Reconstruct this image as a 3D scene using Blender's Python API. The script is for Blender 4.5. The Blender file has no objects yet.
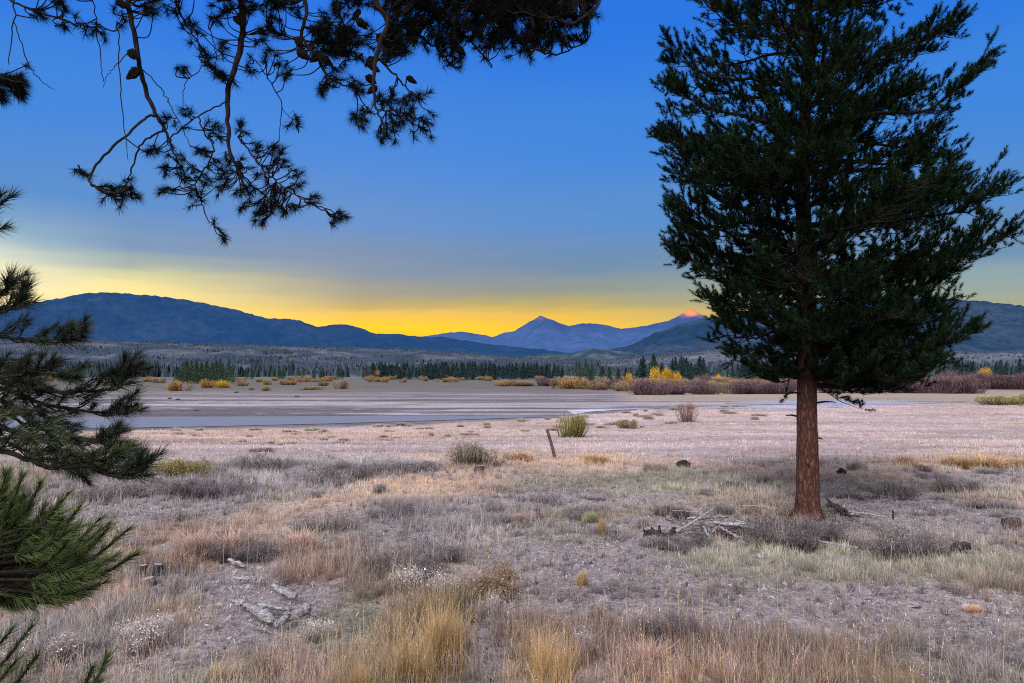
import bpy, math, random
import numpy as np
from mathutils import Vector

random.seed(7)
rng = np.random.default_rng(7)
scene = bpy.context.scene
C = scene.collection
F = 740.0
CAMZ = 2.45
PITCH = math.atan(26.5 / F)

# ------------------------------------------------------------------ noise and terrain
def h2(ix, iy, s):
    n = (ix.astype(np.int64) * 374761393 + iy.astype(np.int64) * 668265263 + s * 144269504) & 0xffffffff
    n = ((n ^ (n >> 13)) * 1274126177) & 0xffffffff
    return ((n ^ (n >> 16)) & 0xffff) / 65535.0

def vn(x, y, s=0):
    x = np.asarray(x, float); y = np.asarray(y, float)
    ix = np.floor(x); iy = np.floor(y)
    fx = x - ix; fy = y - iy
    fx = fx * fx * (3 - 2 * fx); fy = fy * fy * (3 - 2 * fy)
    a = h2(ix, iy, s); b = h2(ix + 1, iy, s); c = h2(ix, iy + 1, s); d = h2(ix + 1, iy + 1, s)
    return (a * (1 - fx) + b * fx) * (1 - fy) + (c * (1 - fx) + d * fx) * fy

def fbm(x, y, s=0, o=4):
    r = 0; a = 0.5; t = 0
    for i in range(o):
        r = r + a * vn(x * 2 ** i + 17.3 * i, y * 2 ** i - 9.1 * i, s + i); t += a; a *= 0.5
    return r / t

def ss(a, b, x):
    t = np.clip((np.asarray(x, float) - a) / (b - a), 0, 1)
    return t * t * (3 - 2 * t)

def H(x, y):
    x = np.asarray(x, float); y = np.asarray(y, float)
    r = np.sqrt(x * x + y * y)
    z = -1.2 * ss(16, 45, y) - 2.8 * ss(60, 200, y)
    near = 1 - ss(20, 40, r)
    z = z + near * ((fbm(x / 2.2, y / 2.2, 3, 3) - .5) * .16 + (vn(x / .45, y / .45, 9) - .5) * .035)
    z = z + (1 - near) * (fbm(x / 9, y / 5, 5, 3) - .5) * .16 * (1 - ss(60, 120, r))
    return z

def ray(u, v):
    X = (u - 512) / F; Y = (341.5 - v) / F
    return np.array([X, math.cos(PITCH) - Y * math.sin(PITCH), math.sin(PITCH) + Y * math.cos(PITCH)])

def G(u, v):
    d = ray(u, v)
    ts = np.geomspace(1.0, 3000, 5000)
    zz = CAMZ + d[2] * ts - H(d[0] * ts, d[1] * ts)
    k = int(np.argmax(zz < 0)) if (zz < 0).any() else len(ts) - 1
    t = ts[k]
    if k > 0:
        t0, t1 = ts[k - 1], ts[k]; a, b = zz[k - 1], zz[k]
        if a != b and b < 0: t = t0 + (t1 - t0) * a / (a - b)
    x, y = d[0] * t, d[1] * t
    return np.array([x, y, float(H(x, y))])

def at(u, v, y):
    d = ray(u, v); t = y / d[1]
    return np.array([d[0] * t, y, CAMZ + d[2] * t])

# ------------------------------------------------------------------ mesh helpers
def mesh_np(name, V, tris=None, quads=None, col=None, smooth=False, mat=None):
    V = np.asarray(V, np.float32).reshape(-1, 3)
    me = bpy.data.meshes.new(name)
    nt = 0 if tris is None else len(tris); nq = 0 if quads is None else len(quads)
    me.vertices.add(len(V)); me.vertices.foreach_set('co', V.ravel())
    li = []
    if nt: li.append(np.asarray(tris, np.int32).ravel())
    if nq: li.append(np.asarray(quads, np.int32).ravel())
    li = np.concatenate(li)
    me.loops.add(len(li)); me.loops.foreach_set('vertex_index', li)
    me.polygons.add(nt + nq)
    st = np.concatenate([np.arange(nt) * 3, nt * 3 + np.arange(nq) * 4]).astype(np.int32)
    me.polygons.foreach_set('loop_start', st)
    me.polygons.foreach_set('use_smooth', np.full(nt + nq, smooth))
    if col is not None:
        a = me.color_attributes.new('Col', 'FLOAT_COLOR', 'POINT')
        c4 = np.ones((len(V), 4), np.float32); c4[:, :3] = col
        a.data.foreach_set('color', c4.ravel())
    me.update(calc_edges=True); me.validate()
    if mat: me.materials.append(mat)
    return me

class MB:
    def __init__(s): s.V = []; s.T = []; s.Q = []; s.C = []; s.n = 0
    def add(s, V, T=None, Q=None, col=(.5, .5, .5)):
        V = np.asarray(V, float).reshape(-1, 3)
        if T is not None and len(T): s.T.append(np.asarray(T) + s.n)
        if Q is not None and len(Q): s.Q.append(np.asarray(Q) + s.n)
        c = np.asarray(col, float)
        if c.ndim == 1: c = np.tile(c, (len(V), 1))
        s.C.append(c); s.V.append(V); s.n += len(V)
    def mesh(s, name, mat, smooth=False):
        return mesh_np(name, np.concatenate(s.V), np.concatenate(s.T) if s.T else None,
                       np.concatenate(s.Q) if s.Q else None, np.concatenate(s.C), smooth, mat)

def link(name, me, parent=None, loc=None):
    o = bpy.data.objects.new(name, me); C.objects.link(o)
    if parent: o.parent = parent
    if loc is not None: o.location = tuple(float(q) for q in loc)
    return o

def tag(o, label=None, cat=None, group=None, kind=None):
    if label: o['label'] = label
    if cat: o['category'] = cat
    if group: o['group'] = group
    if kind: o['kind'] = kind
    return o

def nrm(a): return a / (np.linalg.norm(a, axis=-1, keepdims=True) + 1e-9)

def tube(mb, P, R, sides=8, rough=0.0, col=(.3, .25, .2), seed=0, cap=True, flat=1.0, colvar=0.0):
    P = np.asarray(P, float); K = len(P)
    R = np.interp(np.linspace(0, 1, K), np.linspace(0, 1, len(R)), R)
    T = nrm(np.gradient(P, axis=0))
    up = np.array([0, 0, 1.]) if abs(T[0][2]) < .9 else np.array([1., 0, 0])
    e = nrm(np.cross(T[0], up)); V = []; Cc = []
    lr = np.random.default_rng(seed + 1)
    th = np.linspace(0, 2 * np.pi, sides, endpoint=False)
    prof = 1 + rough * lr.uniform(-1, 1, sides)
    for k in range(K):
        e = nrm(e - T[k] * np.dot(e, T[k])); b = np.cross(T[k], e)
        rr = R[k] * (prof + rough * .6 * lr.uniform(-1, 1, sides))
        V.append(P[k] + (np.cos(th) * rr)[:, None] * e + (np.sin(th) * rr * flat)[:, None] * b)
        Cc.append(np.tile(np.asarray(col) * (1 + colvar * lr.uniform(-1, 1)), (sides, 1)))
    V = np.concatenate(V); Cc = np.concatenate(Cc)
    k = np.arange(K - 1)[:, None] * sides; j = np.arange(sides)[None]; j2 = (j + 1) % sides
    Q = np.stack([k + j, k + j2, k + sides + j2, k + sides + j], -1).reshape(-1, 4)
    T3 = []
    if cap:
        V = np.concatenate([V, P[:1], P[-1:]]); Cc = np.concatenate([Cc, Cc[:1], Cc[-1:]])
        a = K * sides
        T3 = [(a, (i + 1) % sides, i) for i in range(sides)] + [(a + 1, (K - 1) * sides + i, (K - 1) * sides + (i + 1) % sides) for i in range(sides)]
    mb.add(V, T3, Q, Cc)

def curve(pts, n=None, jit=0.0, seed=0):
    """Catmull-Rom through 3D points"""
    P = [np.asarray(p, float) for p in pts]
    if len(P) == 2: P = [P[0], (P[0] + P[1]) / 2, P[1]]
    P = [2 * P[0] - P[1]] + P + [2 * P[-1] - P[-2]]
    out = []; n = n or 5
    for i in range(1, len(P) - 2):
        for t in np.linspace(0, 1, n, endpoint=False):
            a, b, c, d = P[i - 1], P[i], P[i + 1], P[i + 2]
            out.append(.5 * ((2 * b) + (c - a) * t + (2 * a - 5 * b + 4 * c - d) * t * t + (3 * b - a - 3 * c + d) * t ** 3))
    out.append(P[-2]); out = np.array(out)
    if jit:
        lr = np.random.default_rng(seed)
        out[1:-1] += lr.normal(0, jit, (len(out) - 2, 3))
    return out

def needles(mb, P0, P1, M, L, w, col, colt=None, th=(.5, 1.1), r=None, start=0.0):
    """brushes of needles round shoots P0 -> P1"""
    r = r or rng
    P0 = np.repeat(P0, M, 0); P1 = np.repeat(P1, M, 0); N = len(P0)
    ax = nrm(P1 - P0)
    t = start + (1 - start) * r.uniform(0, 1, (N, 1)) ** .8
    tmp = nrm(r.normal(0, 1, (N, 3)))
    rad = nrm(tmp - ax * (tmp * ax).sum(1, keepdims=True))
    tt = r.uniform(th[0], th[1], (N, 1)) * (1 - .45 * t)
    d = ax * np.cos(tt) + rad * np.sin(tt)
    base = P0 + t * (P1 - P0)
    Ln = L * r.uniform(.7, 1.15, (N, 1))
    side = nrm(np.cross(d, nrm(r.normal(0, 1, (N, 3))))) * w * .5
    tip = base + d * Ln
    tip[:, 2] -= .04 * Ln[:, 0]
    V = np.stack([base - side, base + side, tip], 1).reshape(-1, 3)
    c = np.asarray(col) * r.uniform(.65, 1.35, (N, 1))
    ct = c if colt is None else np.asarray(colt) * r.uniform(.7, 1.3, (N, 1))
    Cc = np.stack([c, c, ct], 1).reshape(-1, 3)
    mb.add(V, np.arange(N * 3).reshape(-1, 3), None, Cc)

def blades(mb, base, h, w, lean, col, seg=2, colt=None, r=None, curl=.5):
    """grass blades: base (N,3); h,w,lean (N,)"""
    r = r or rng
    N = len(base); a = r.uniform(0, 2 * np.pi, N)
    d = np.stack([np.cos(a), np.sin(a), np.zeros(N)], 1)
    b = a + np.pi / 2 + r.uniform(-.9, .9, N)
    s = np.stack([np.cos(b), np.sin(b), np.zeros(N)], 1) * (w * .5)[:, None]
    up = np.array([0, 0, 1.])
    colt = col if colt is None else colt
    tip = base + d * (h * lean)[:, None] + up * (h * np.sqrt(np.clip(1 - (lean * .7) ** 2, .05, 1)))[:, None]
    if seg == 1:
        V = np.stack([base - s, base + s, tip], 1).reshape(-1, 3)
        mb.add(V, np.arange(N * 3).reshape(-1, 3), None, np.stack([col, col, colt], 1).reshape(-1, 3))
    else:
        mid = base + d * (h * lean * (.5 - .5 * curl * .6))[:, None] + up * (h * .58)[:, None]
        V = np.stack([base - s, base + s, mid + s * .75, mid - s * .75, tip], 1).reshape(-1, 3)
        k = np.arange(N)[:, None] * 5
        cm = (col + colt) / 2
        mb.add(V, k + np.array([[3, 2, 4]]), k + np.array([[0, 1, 2, 3]]), np.stack([col, col, cm, cm, colt], 1).reshape(-1, 3))

# ------------------------------------------------------------------ materials
def newmat(name):
    m = bpy.data.materials.new(name); m.use_nodes = True
    nt = m.node_tree; nt.nodes.clear()
    return m, nt, nt.nodes.new('ShaderNodeOutputMaterial')

def N_(nt, t, **k):
    n = nt.nodes.new(t)
    for a, b in k.items(): setattr(n, a, b)
    return n

def noise(nt, vec, scale, detail=4, rough=.6):
    n = N_(nt, 'ShaderNodeTexNoise'); n.inputs['Scale'].default_value = scale
    n.inputs['Detail'].default_value = detail; n.inputs['Roughness'].default_value = rough
    if vec is not None: nt.links.new(vec, n.inputs['Vector'])
    return n

def mapr(nt, v, a, b, c, d):
    n = N_(nt, 'ShaderNodeMapRange'); nt.links.new(v, n.inputs[0])
    for i, q in enumerate((a, b, c, d)): n.inputs[i + 1].default_value = q
    return n.outputs[0]

def mixc(nt, f, a, b, mode='MIX'):
    n = N_(nt, 'ShaderNodeMix', data_type='RGBA', blend_type=mode)
    for k, s in ((0, f), (6, a), (7, b)):
        if hasattr(s, 'links'): nt.links.new(s, n.inputs[k])
        else: n.inputs[k].default_value = s if k == 0 else (*s, 1)[:4]
    return n.outputs[2]

def veg_mat(name, trans=.25, var=.25):
    m, nt, out = newmat(name)
    at_ = N_(nt, 'ShaderNodeAttribute', attribute_name='Col')
    oi = N_(nt, 'ShaderNodeObjectInfo')
    geo = N_(nt, 'ShaderNodeNewGeometry')
    nz = noise(nt, geo.outputs['Position'], 3.0, 3)
    f = mapr(nt, nz.outputs[0], .3, .7, 1 - var, 1 + var)
    f2 = mapr(nt, oi.outputs['Random'], 0, 1, .85, 1.15)
    mu = N_(nt, 'ShaderNodeMath', operation='MULTIPLY'); nt.links.new(f, mu.inputs[0]); nt.links.new(f2, mu.inputs[1])
    vm = N_(nt, 'ShaderNodeVectorMath', operation='SCALE'); nt.links.new(at_.outputs['Color'], vm.inputs[0]); nt.links.new(mu.outputs[0], vm.inputs['Scale'])
    d = N_(nt, 'ShaderNodeBsdfDiffuse'); nt.links.new(vm.outputs[0], d.inputs[0])
    if trans > 0:
        t = N_(nt, 'ShaderNodeBsdfTranslucent'); nt.links.new(vm.outputs[0], t.inputs[0])
        mx = N_(nt, 'ShaderNodeMixShader'); mx.inputs[0].default_value = trans
        nt.links.new(d.outputs[0], mx.inputs[1]); nt.links.new(t.outputs[0], mx.inputs[2])
        nt.links.new(mx.outputs[0], out.inputs[0])
    else: nt.links.new(d.outputs[0], out.inputs[0])
    return m

def wood_mat(name, a, b, scale=30, bump=.4, stretch=(1, 1, .15), vor=False):
    m, nt, out = newmat(name)
    tc = N_(nt, 'ShaderNodeTexCoord')
    mp = N_(nt, 'ShaderNodeMapping'); mp.inputs['Scale'].default_value = stretch
    nt.links.new(tc.outputs['Object'], mp.inputs[0])
    nz = noise(nt, mp.outputs[0], scale, 6, .65)
    fac = mapr(nt, nz.outputs[0], .32, .68, 0, 1)
    h = fac
    if vor:
        v = N_(nt, 'ShaderNodeTexVoronoi', feature='DISTANCE_TO_EDGE'); v.inputs['Scale'].default_value = vor
        dn = noise(nt, mp.outputs[0], vor * .8, 3)
        mm = mixc(nt, .12, (0, 0, 0), dn.outputs[1], 'MIX')
        ad = N_(nt, 'ShaderNodeVectorMath', operation='ADD'); nt.links.new(mp.outputs[0], ad.inputs[0]); nt.links.new(mm, ad.inputs[1])
        nt.links.new(ad.outputs[0], v.inputs['Vector'])
        e = mapr(nt, v.outputs[0], 0, .3, 0, 1)
        mu = N_(nt, 'ShaderNodeMath', operation='MULTIPLY'); nt.links.new(e, mu.inputs[0]); nt.links.new(mapr(nt, fac, 0, 1, .2, 1), mu.inputs[1])
        h = mu.outputs[0]
    colr = mixc(nt, h, a, b)
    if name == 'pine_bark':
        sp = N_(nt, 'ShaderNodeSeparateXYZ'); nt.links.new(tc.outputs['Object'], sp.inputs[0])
        colr = mixc(nt, mapr(nt, sp.outputs[2], 1.7, 2.6, 0, .8), colr, (.02, .014, .012))  # shade of the crown on the upper trunk, painted into the bark
    p = N_(nt, 'ShaderNodeBsdfPrincipled'); nt.links.new(colr, p.inputs['Base Color'])
    p.inputs['Roughness'].default_value = .9; p.inputs['Specular IOR Level'].default_value = .15
    bp = N_(nt, 'ShaderNodeBump'); bp.inputs['Strength'].default_value = bump; bp.inputs['Distance'].default_value = .02
    nt.links.new(h, bp.inputs['Height']); nt.links.new(bp.outputs[0], p.inputs['Normal'])
    nt.links.new(p.outputs[0], out.inputs[0])
    return m

M_grass = veg_mat('dry_grass', .3)
M_shrub = veg_mat('shrub_foliage', .15)
M_needle = veg_mat('pine_needles', .12)
M_tree = veg_mat('far_foliage', .0)
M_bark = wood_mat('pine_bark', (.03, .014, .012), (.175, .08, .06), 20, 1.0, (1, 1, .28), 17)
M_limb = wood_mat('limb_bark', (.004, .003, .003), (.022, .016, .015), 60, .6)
M_grey = wood_mat('weathered_wood', (.06, .055, .06), (.60, .60, .65), 30, 1.0, (.5, 1.5, 1.5))
M_char = wood_mat('charred_wood', (.012, .011, .013), (.07, .06, .065), 25, .8, (1, 1, 1))
M_stump = wood_mat('stump_wood', (.03, .022, .022), (.15, .11, .1), 25, .8, (1, 1, .4))
M_cut = wood_mat('cut_wood', (.2, .18, .18), (.42, .38, .38), 60, .3, (1, 1, 1))
M_cone = wood_mat('cone_scales', (.006, .004, .004), (.03, .02, .016), 60, 1, (1, 1, 1), 90)

def ground_mat():
    m, nt, out = newmat('frosted_ground')
    at_ = N_(nt, 'ShaderNodeAttribute', attribute_name='Col')
    geo = N_(nt, 'ShaderNodeNewGeometry'); pos = geo.outputs['Position']
    n1 = noise(nt, pos, 14, 8, .7); n2 = noise(nt, pos, 2.0, 6, .65); n3 = noise(nt, pos, 60, 4, .7)
    mp = N_(nt, 'ShaderNodeMapping'); mp.inputs['Scale'].default_value = (.05, .35, .3); nt.links.new(pos, mp.inputs[0])
    n4 = noise(nt, mp.outputs[0], 1, 8, .65)
    c = at_.outputs['Color']
    for n, lo, hi in ((n1, .45, 1.5), (n2, .7, 1.25), (n3, .65, 1.4), (n4, .72, 1.26)):
        vm = N_(nt, 'ShaderNodeVectorMath', operation='SCALE'); nt.links.new(c, vm.inputs[0])
        nt.links.new(mapr(nt, n.outputs[0], .3, .7, lo, hi), vm.inputs['Scale']); c = vm.outputs[0]
    fr = mapr(nt, n3.outputs[0], .56, .68, 0, .35)
    c = mixc(nt, fr, c, (.6, .58, .68))
    p = N_(nt, 'ShaderNodeBsdfPrincipled'); nt.links.new(c, p.inputs['Base Color'])
    p.inputs['Roughness'].default_value = .95; p.inputs['Specular IOR Level'].default_value = .1
    b1 = N_(nt, 'ShaderNodeBump'); b1.inputs['Strength'].default_value = .9; b1.inputs['Distance'].default_value = .06
    nt.links.new(n1.outputs[0], b1.inputs['Height'])
    b2 = N_(nt, 'ShaderNodeBump'); b2.inputs['Strength'].default_value = .7; b2.inputs['Distance'].default_value = .015
    nt.links.new(n3.outputs[0], b2.inputs['Height']); nt.links.new(b1.outputs[0], b2.inputs['Normal'])
    nt.links.new(b2.outputs[0], p.inputs['Normal'])
    nt.links.new(p.outputs[0], out.inputs[0])
    return m
M_ground = ground_mat()

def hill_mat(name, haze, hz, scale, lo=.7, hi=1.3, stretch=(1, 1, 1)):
    """vertex colour x mottling, with blue morning haze painted in as a fixed share of emission"""
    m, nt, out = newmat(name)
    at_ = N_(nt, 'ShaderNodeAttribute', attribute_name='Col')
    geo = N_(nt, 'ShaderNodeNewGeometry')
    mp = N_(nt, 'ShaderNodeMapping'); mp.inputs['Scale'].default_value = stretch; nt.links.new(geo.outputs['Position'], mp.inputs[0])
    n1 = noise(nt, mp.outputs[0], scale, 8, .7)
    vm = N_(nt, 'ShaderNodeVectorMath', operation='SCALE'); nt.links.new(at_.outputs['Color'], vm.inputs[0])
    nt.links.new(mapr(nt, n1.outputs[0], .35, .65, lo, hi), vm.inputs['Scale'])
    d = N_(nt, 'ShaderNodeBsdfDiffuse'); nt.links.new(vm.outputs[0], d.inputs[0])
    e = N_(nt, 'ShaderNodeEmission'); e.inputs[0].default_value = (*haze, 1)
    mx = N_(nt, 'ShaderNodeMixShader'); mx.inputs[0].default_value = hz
    if name == 'far_rock_alpenglow':
        sr = N_(nt, 'ShaderNodeSeparateColor'); nt.links.new(at_.outputs['Color'], sr.inputs[0]); nt.links.new(mapr(nt, sr.outputs[0], .2, .9, hz, .12), mx.inputs[0])  # less painted haze where the alpenglow tint is strong
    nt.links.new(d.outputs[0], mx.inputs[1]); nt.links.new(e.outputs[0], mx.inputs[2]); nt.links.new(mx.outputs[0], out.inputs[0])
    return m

def water_mat():
    m, nt, out = newmat('shallow_icy_water')
    geo = N_(nt, 'ShaderNodeNewGeometry')
    mp = N_(nt, 'ShaderNodeMapping'); mp.inputs['Scale'].default_value = (.12, .8, 1); nt.links.new(geo.outputs['Position'], mp.inputs[0])
    n = noise(nt, mp.outputs[0], 1, 6)
    at_ = N_(nt, 'ShaderNodeAttribute', attribute_name='Col')
    c = mixc(nt, mapr(nt, n.outputs[0], .4, .6, 0, .6), at_.outputs['Color'], (.15, .15, .19))
    p = N_(nt, 'ShaderNodeBsdfPrincipled'); nt.links.new(c, p.inputs['Base Color'])
    p.inputs['Roughness'].default_value = .35; p.inputs['Specular IOR Level'].default_value = .25
    nt.links.new(p.outputs[0], out.inputs[0]); return m
M_water = water_mat()

# ------------------------------------------------------------------ zones on the ground (world ellipses)
TYPES = {  # colour low (base shade painted in), colour tip, height, density factor
    'straw': ((.15, .12, .095), (.60, .51, .42), .20, 1.1),
    'bare': ((.18, .155, .165), (.46, .43, .45), .06, .10),
    'pink': ((.19, .12, .095), (.64, .49, .40), .24, 1.2),
    'gold': ((.18, .125, .06), (.64, .50, .31), .33, 1.1),
    'grey': ((.11, .10, .10), (.52, .49, .49), .21, .9),
    'green': ((.16, .16, .11), (.44, .43, .36), .14, 1.1),
    'meadow': ((.37, .30, .295), (.57, .485, .465), .11, 1.0),
    'tawny': ((.32, .23, .16), (.62, .49, .39), .14, 1.2),
}
TN = list(TYPES)
PATCH = [
    ('bare', 148, 585, 22, 9), ('bare', 705, 530, 60, 14), ('bare', 850, 522, 50, 8), ('bare', 640, 590, 150, 34), ('bare', 860, 612, 130, 26), ('bare', 1000, 625, 130, 45), ('bare', 490, 625, 26, 50),
    ('bare', 590, 548, 120, 24), ('bare', 590, 496, 90, 13), ('bare', 270, 615, 60, 26), ('bare', 175, 655, 55, 26), ('bare', 245, 575, 40, 18),
    ('bare', 150, 512, 90, 13), ('bare', 960, 515, 110, 16), ('bare', 990, 475, 90, 6), ('bare', 870, 500, 60, 8), ('bare', 270, 600, 60, 22),
    ('pink', 200, 545, 70, 26), ('pink', 620, 668, 130, 40), ('pink', 780, 675, 130, 36), ('pink', 560, 640, 60, 24), ('pink', 330, 560, 50, 20), ('pink', 90, 600, 60, 14),
    ('gold', 430, 650, 42, 46), ('gold', 375, 685, 45, 24), ('gold', 545, 665, 35, 34), ('pink', 270, 690, 70, 20), ('gold', 880, 690, 60, 18), ('gold', 700, 690, 90, 16),
    ('grey', 200, 480, 120, 24), ('grey', 330, 470, 130, 14), ('grey', 390, 540, 90, 22), ('grey', 120, 590, 90, 20), ('grey', 440, 515, 80, 18), ('grey', 60, 640, 90, 24),
    ('green', 860, 562, 190, 16), ('green', 560, 535, 70, 10), ('green', 720, 560, 60, 20), ('green', 840, 487, 90, 9), ('green', 220, 680, 40, 24), ('green', 330, 620, 50, 18), ('green', 640, 480, 120, 12),
    ('tawny', 540, 462, 130, 12), ('tawny', 985, 458, 60, 8), ('tawny', 300, 436, 260, 5), ('tawny', 430, 480, 80, 16), ('tawny', 300, 520, 70, 20), ('tawny', 905, 460, 22, 8), ('tawny', 460, 425, 120, 3),
    ('meadow', 700, 440, 260, 10), ('meadow', 950, 425, 200, 12), ('meadow', 640, 420, 200, 8),
]
PW = []
for t, u, v, ru, rv in PATCH:
    c = G(u, v); a = G(u, v - rv); b = G(u, v + rv)
    PW.append((TN.index(t), c[0], c[1], ru * c[1] / F, abs(a[1] - b[1]) / 2 + .05))

_sh = [(-900, 436), (0, 432), (300, 428), (430, 424), (520, 420), (600, 414), (680, 408), (760, 405), (1024, 403), (1900, 402)]
_sp = [G(*p) for p in _sh]
SHA = np.array([p[0] / p[1] for p in _sp]); SHY = np.array([p[1] for p in _sp])
def shore(x, y):
    """>0 beyond the meadow edge, in metres"""
    a = x / np.maximum(y, .5)
    ys = np.interp(a, SHA, SHY)
    return y - ys * (1 + .05 * (fbm(a * 14, a * 3 + 5, 21, 3) - .5)) 

def weights(x, y):
    """(N, types) blend"""
    x = np.asarray(x, float); y = np.asarray(y, float)
    W = np.zeros((len(x), len(TN)))
    j = (fbm(x / .9, y / .9, 31, 3) - .5) * 1.5
    far = ss(14, 27, y + 11 * (fbm(x / 5, y / 4, 8, 4) - .5))
    W[:, TN.index('straw')] = .35 * (1 - far)
    W[:, TN.index('meadow')] = .8 * far
    W[:, TN.index('bare')] += .4 * ss(.52, .68, fbm(x / 1.7, y / 1.7, 77, 3)) * (1 - far)
    W[:, TN.index('grey')] += .45 * ss(.5, .62, fbm(x / 2.3, y / 1.5, 78, 3)) * (1 - far)
    for ti, cx, cy, rx, ry in PW:
        d = np.sqrt(((x - cx) / rx) ** 2 + ((y - cy) / ry) ** 2)
        W[:, ti] += 1.6 * (1 - ss(.65, 1.25, d + j * .5))
    return W / W.sum(1, keepdims=True)

TL = np.array([TYPES[t][0] for t in TN]); TT = np.array([TYPES[t][1] for t in TN])
TH = np.array([TYPES[t][2] for t in TN]); TD = np.array([TYPES[t][3] for t in TN])

# ------------------------------------------------------------------ the ground sheet
def build_ground():
    rad = np.concatenate([[0.02], np.geomspace(.6, 14000, 520)])
    fr = np.radians(np.arange(-52, 52.01, .26)); bk = np.radians(np.arange(54, 307, 2.5))
    ang = np.concatenate([fr, bk]); A = len(ang); Rn = len(rad)
    a, r = np.meshgrid(ang, rad); x = (np.sin(a) * r).ravel(); y = (np.cos(a) * r).ravel()
    z = H(x, y)
    V = np.stack([x, y, z], 1)
    k = np.arange(Rn - 1)[:, None] * A; j = np.arange(A)[None]; j2 = (j + 1) % A
    Q = np.stack([k + j, k + j2, k + A + j2, k + A + j], -1).reshape(-1, 4)
    W = weights(x, y)
    base = TL * .45 + TT * .38
    base[TN.index('meadow')] = (.40, .335, .34); base[TN.index('bare')] = (.28, .25, .262)
    base[TN.index('tawny')] = (.45, .35, .29)
    col = W @ base
    # wheel-worn meadow streaks
    st = fbm(x / 6, y / 1.6, 55, 4)
    col *= (1 + .3 * (st - .5) * ss(16, 24, y))[:, None]
    tn = ss(.5, .68, fbm(x / 9, y / 2.5, 56, 3)) * ss(18, 26, y)
    col = col * (1 - .65 * tn[:, None]) + np.array([.33, .25, .2]) * .65 * tn[:, None]
    # flats beyond the shore
    s = shore(x, y); m = ss(-.4, .6, s)[:, None]
    yy = np.maximum(y, 1)
    n1 = fbm(x / 28, y / 5, 61, 4); n2 = fbm(x / 60, y / 12, 62, 4); n3 = fbm(x / 9, y / 2, 63, 3)
    mud = np.array([.12, .115, .135]); pale = np.array([.33, .315, .36]); tan = np.array([.26, .22, .18]); brown = np.array([.135, .12, .118])
    f = np.tile(mud, (len(x), 1))
    def mixin(f, c, w): return f * (1 - w[:, None]) + np.asarray(c) * w[:, None]
    f = mixin(f, brown, ss(.4, .65, n3) * .7)
    f = mixin(f, pale, ss(.47, .58, n1) * ss(58, 72, y) * (1 - ss(150, 240, y)) * .8)
    f = mixin(f, brown, ss(.46, .6, n2) * ss(75, 100, y) * .8)
    band = ss(66, 71, y + 5 * (n2 - .5)) * (1 - ss(79, 84, y + 5 * (n2 - .5)))
    f = mixin(f, pale, band * .85)
    f = mixin(f, (.115, .105, .125), ss(51, 54, y + 4 * (n1 - .5)) * (1 - ss(62, 66, y + 4 * (n1 - .5))) * .8)
    f = mixin(f, (.16, .15, .2), ss(.5, .6, n3) * .5 * (1 - ss(60, 80, y)))
    n5 = fbm(x / 34, y / 1.6, 64, 4); n6 = fbm(x / 16, y / 3.2, 65, 4)
    f = mixin(f, (.36, .345, .40), ss(.60, .68, n5) * ss(50, 60, y) * (1 - ss(150, 220, y)) * .75)
    f = mixin(f, (.085, .075, .08), ss(.54, .64, n6) * (1 - ss(120, 170, y)) * .7)
    # right-hand bank in front of the willows
    az = x / yy
    bank = ss(.12, .18, az) * ss(84, 93, y + 8 * (n3 - .5)) 
    f = mixin(f, (.30, .25, .20), bank * .9)
    lb = ss(110, 135, y + 14 * (n3 - .5)) * (.35 + .65 * ss(.42, .6, n2)) * (1 - ss(-.22, -.16, az))
    f = mixin(f, (.155, .14, .125), lb * .8)
    f = mixin(f, (.10, .105, .095), ss(170, 270, y) * .85)
    f = mixin(f, (.10, .12, .12), ss(350, 500, y) * .85)
    col = col * (1 - m) + f * m
    # dark lip where the meadow ends
    lip = np.exp(-((s + .2) / .5) ** 2) * (y > 20)
    col = mixin(col, (.2, .15, .13), lip * .35 * ss(.4, .6, n3))
    back = ss(0, -6, y); col = mixin(col, (.3, .26, .27), back)
    me = mesh_np('ground', V, None, Q, np.clip(col, 0, 1), True, M_ground)
    o = link('ground', me); tag(o, kind='structure')
build_ground()

def strip(name, top, bot, col, lift=.03):
    """thin sheet of water/ice lying on the flats between two traced shore lines"""
    us = np.linspace(top[0][0], top[-1][0], 90)
    tv = np.interp(us, *zip(*top)); bv = np.interp(us, *zip(*bot))
    rows = []
    for k in range(4):
        f = k / 3
        rows.append([G(u, a * f + b * (1 - f)) + np.array([0, 0, lift]) for u, a, b in zip(us, tv, bv)])
    V = np.array(rows); n = len(us); V = V.reshape(-1, 3)
    V[:, 2] = np.maximum(V[:, 2], H(V[:, 0], V[:, 1]) + lift)
    k = np.arange(3)[:, None] * n; j = np.arange(n - 1)[None]
    Q = np.stack([k + j, k + j + 1, k + n + j + 1, k + n + j], -1).reshape(-1, 4)
    o = link(name, mesh_np(name, V, None, Q, np.tile(col, (len(V), 1)), True, M_water)); tag(o, kind='structure')
strip('water', [(-120, 418), (60, 417.5), (200, 417), (330, 416.5), (430, 416), (520, 416.5), (560, 417.5)],
      [(-120, 431), (60, 429.5), (200, 427), (330, 424), (430, 421), (520, 418), (560, 417.7)], (.15, .16, .20))
strip('stream', [(568, 411), (575, 410.2), (590, 409.4), (620, 409), (660, 408.2)], [(568, 412), (575, 414.5), (590, 412), (620, 410), (660, 408.5)], (.6, .58, .68))
strip('creek', [(725, 403.5), (760, 401.2), (800, 400.6), (860, 400.8), (905, 402), (940, 402.6)], [(725, 403.8), (760, 404.4), (800, 405), (860, 405.2), (905, 404.6), (940, 402.9)], (.38, .39, .5))
strip('pool', [(690, 407.6), (740, 406.2), (790, 406), (850, 406.6)], [(690, 407.9), (740, 409), (790, 409.5), (850, 407)], (.5, .48, .58))

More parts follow.
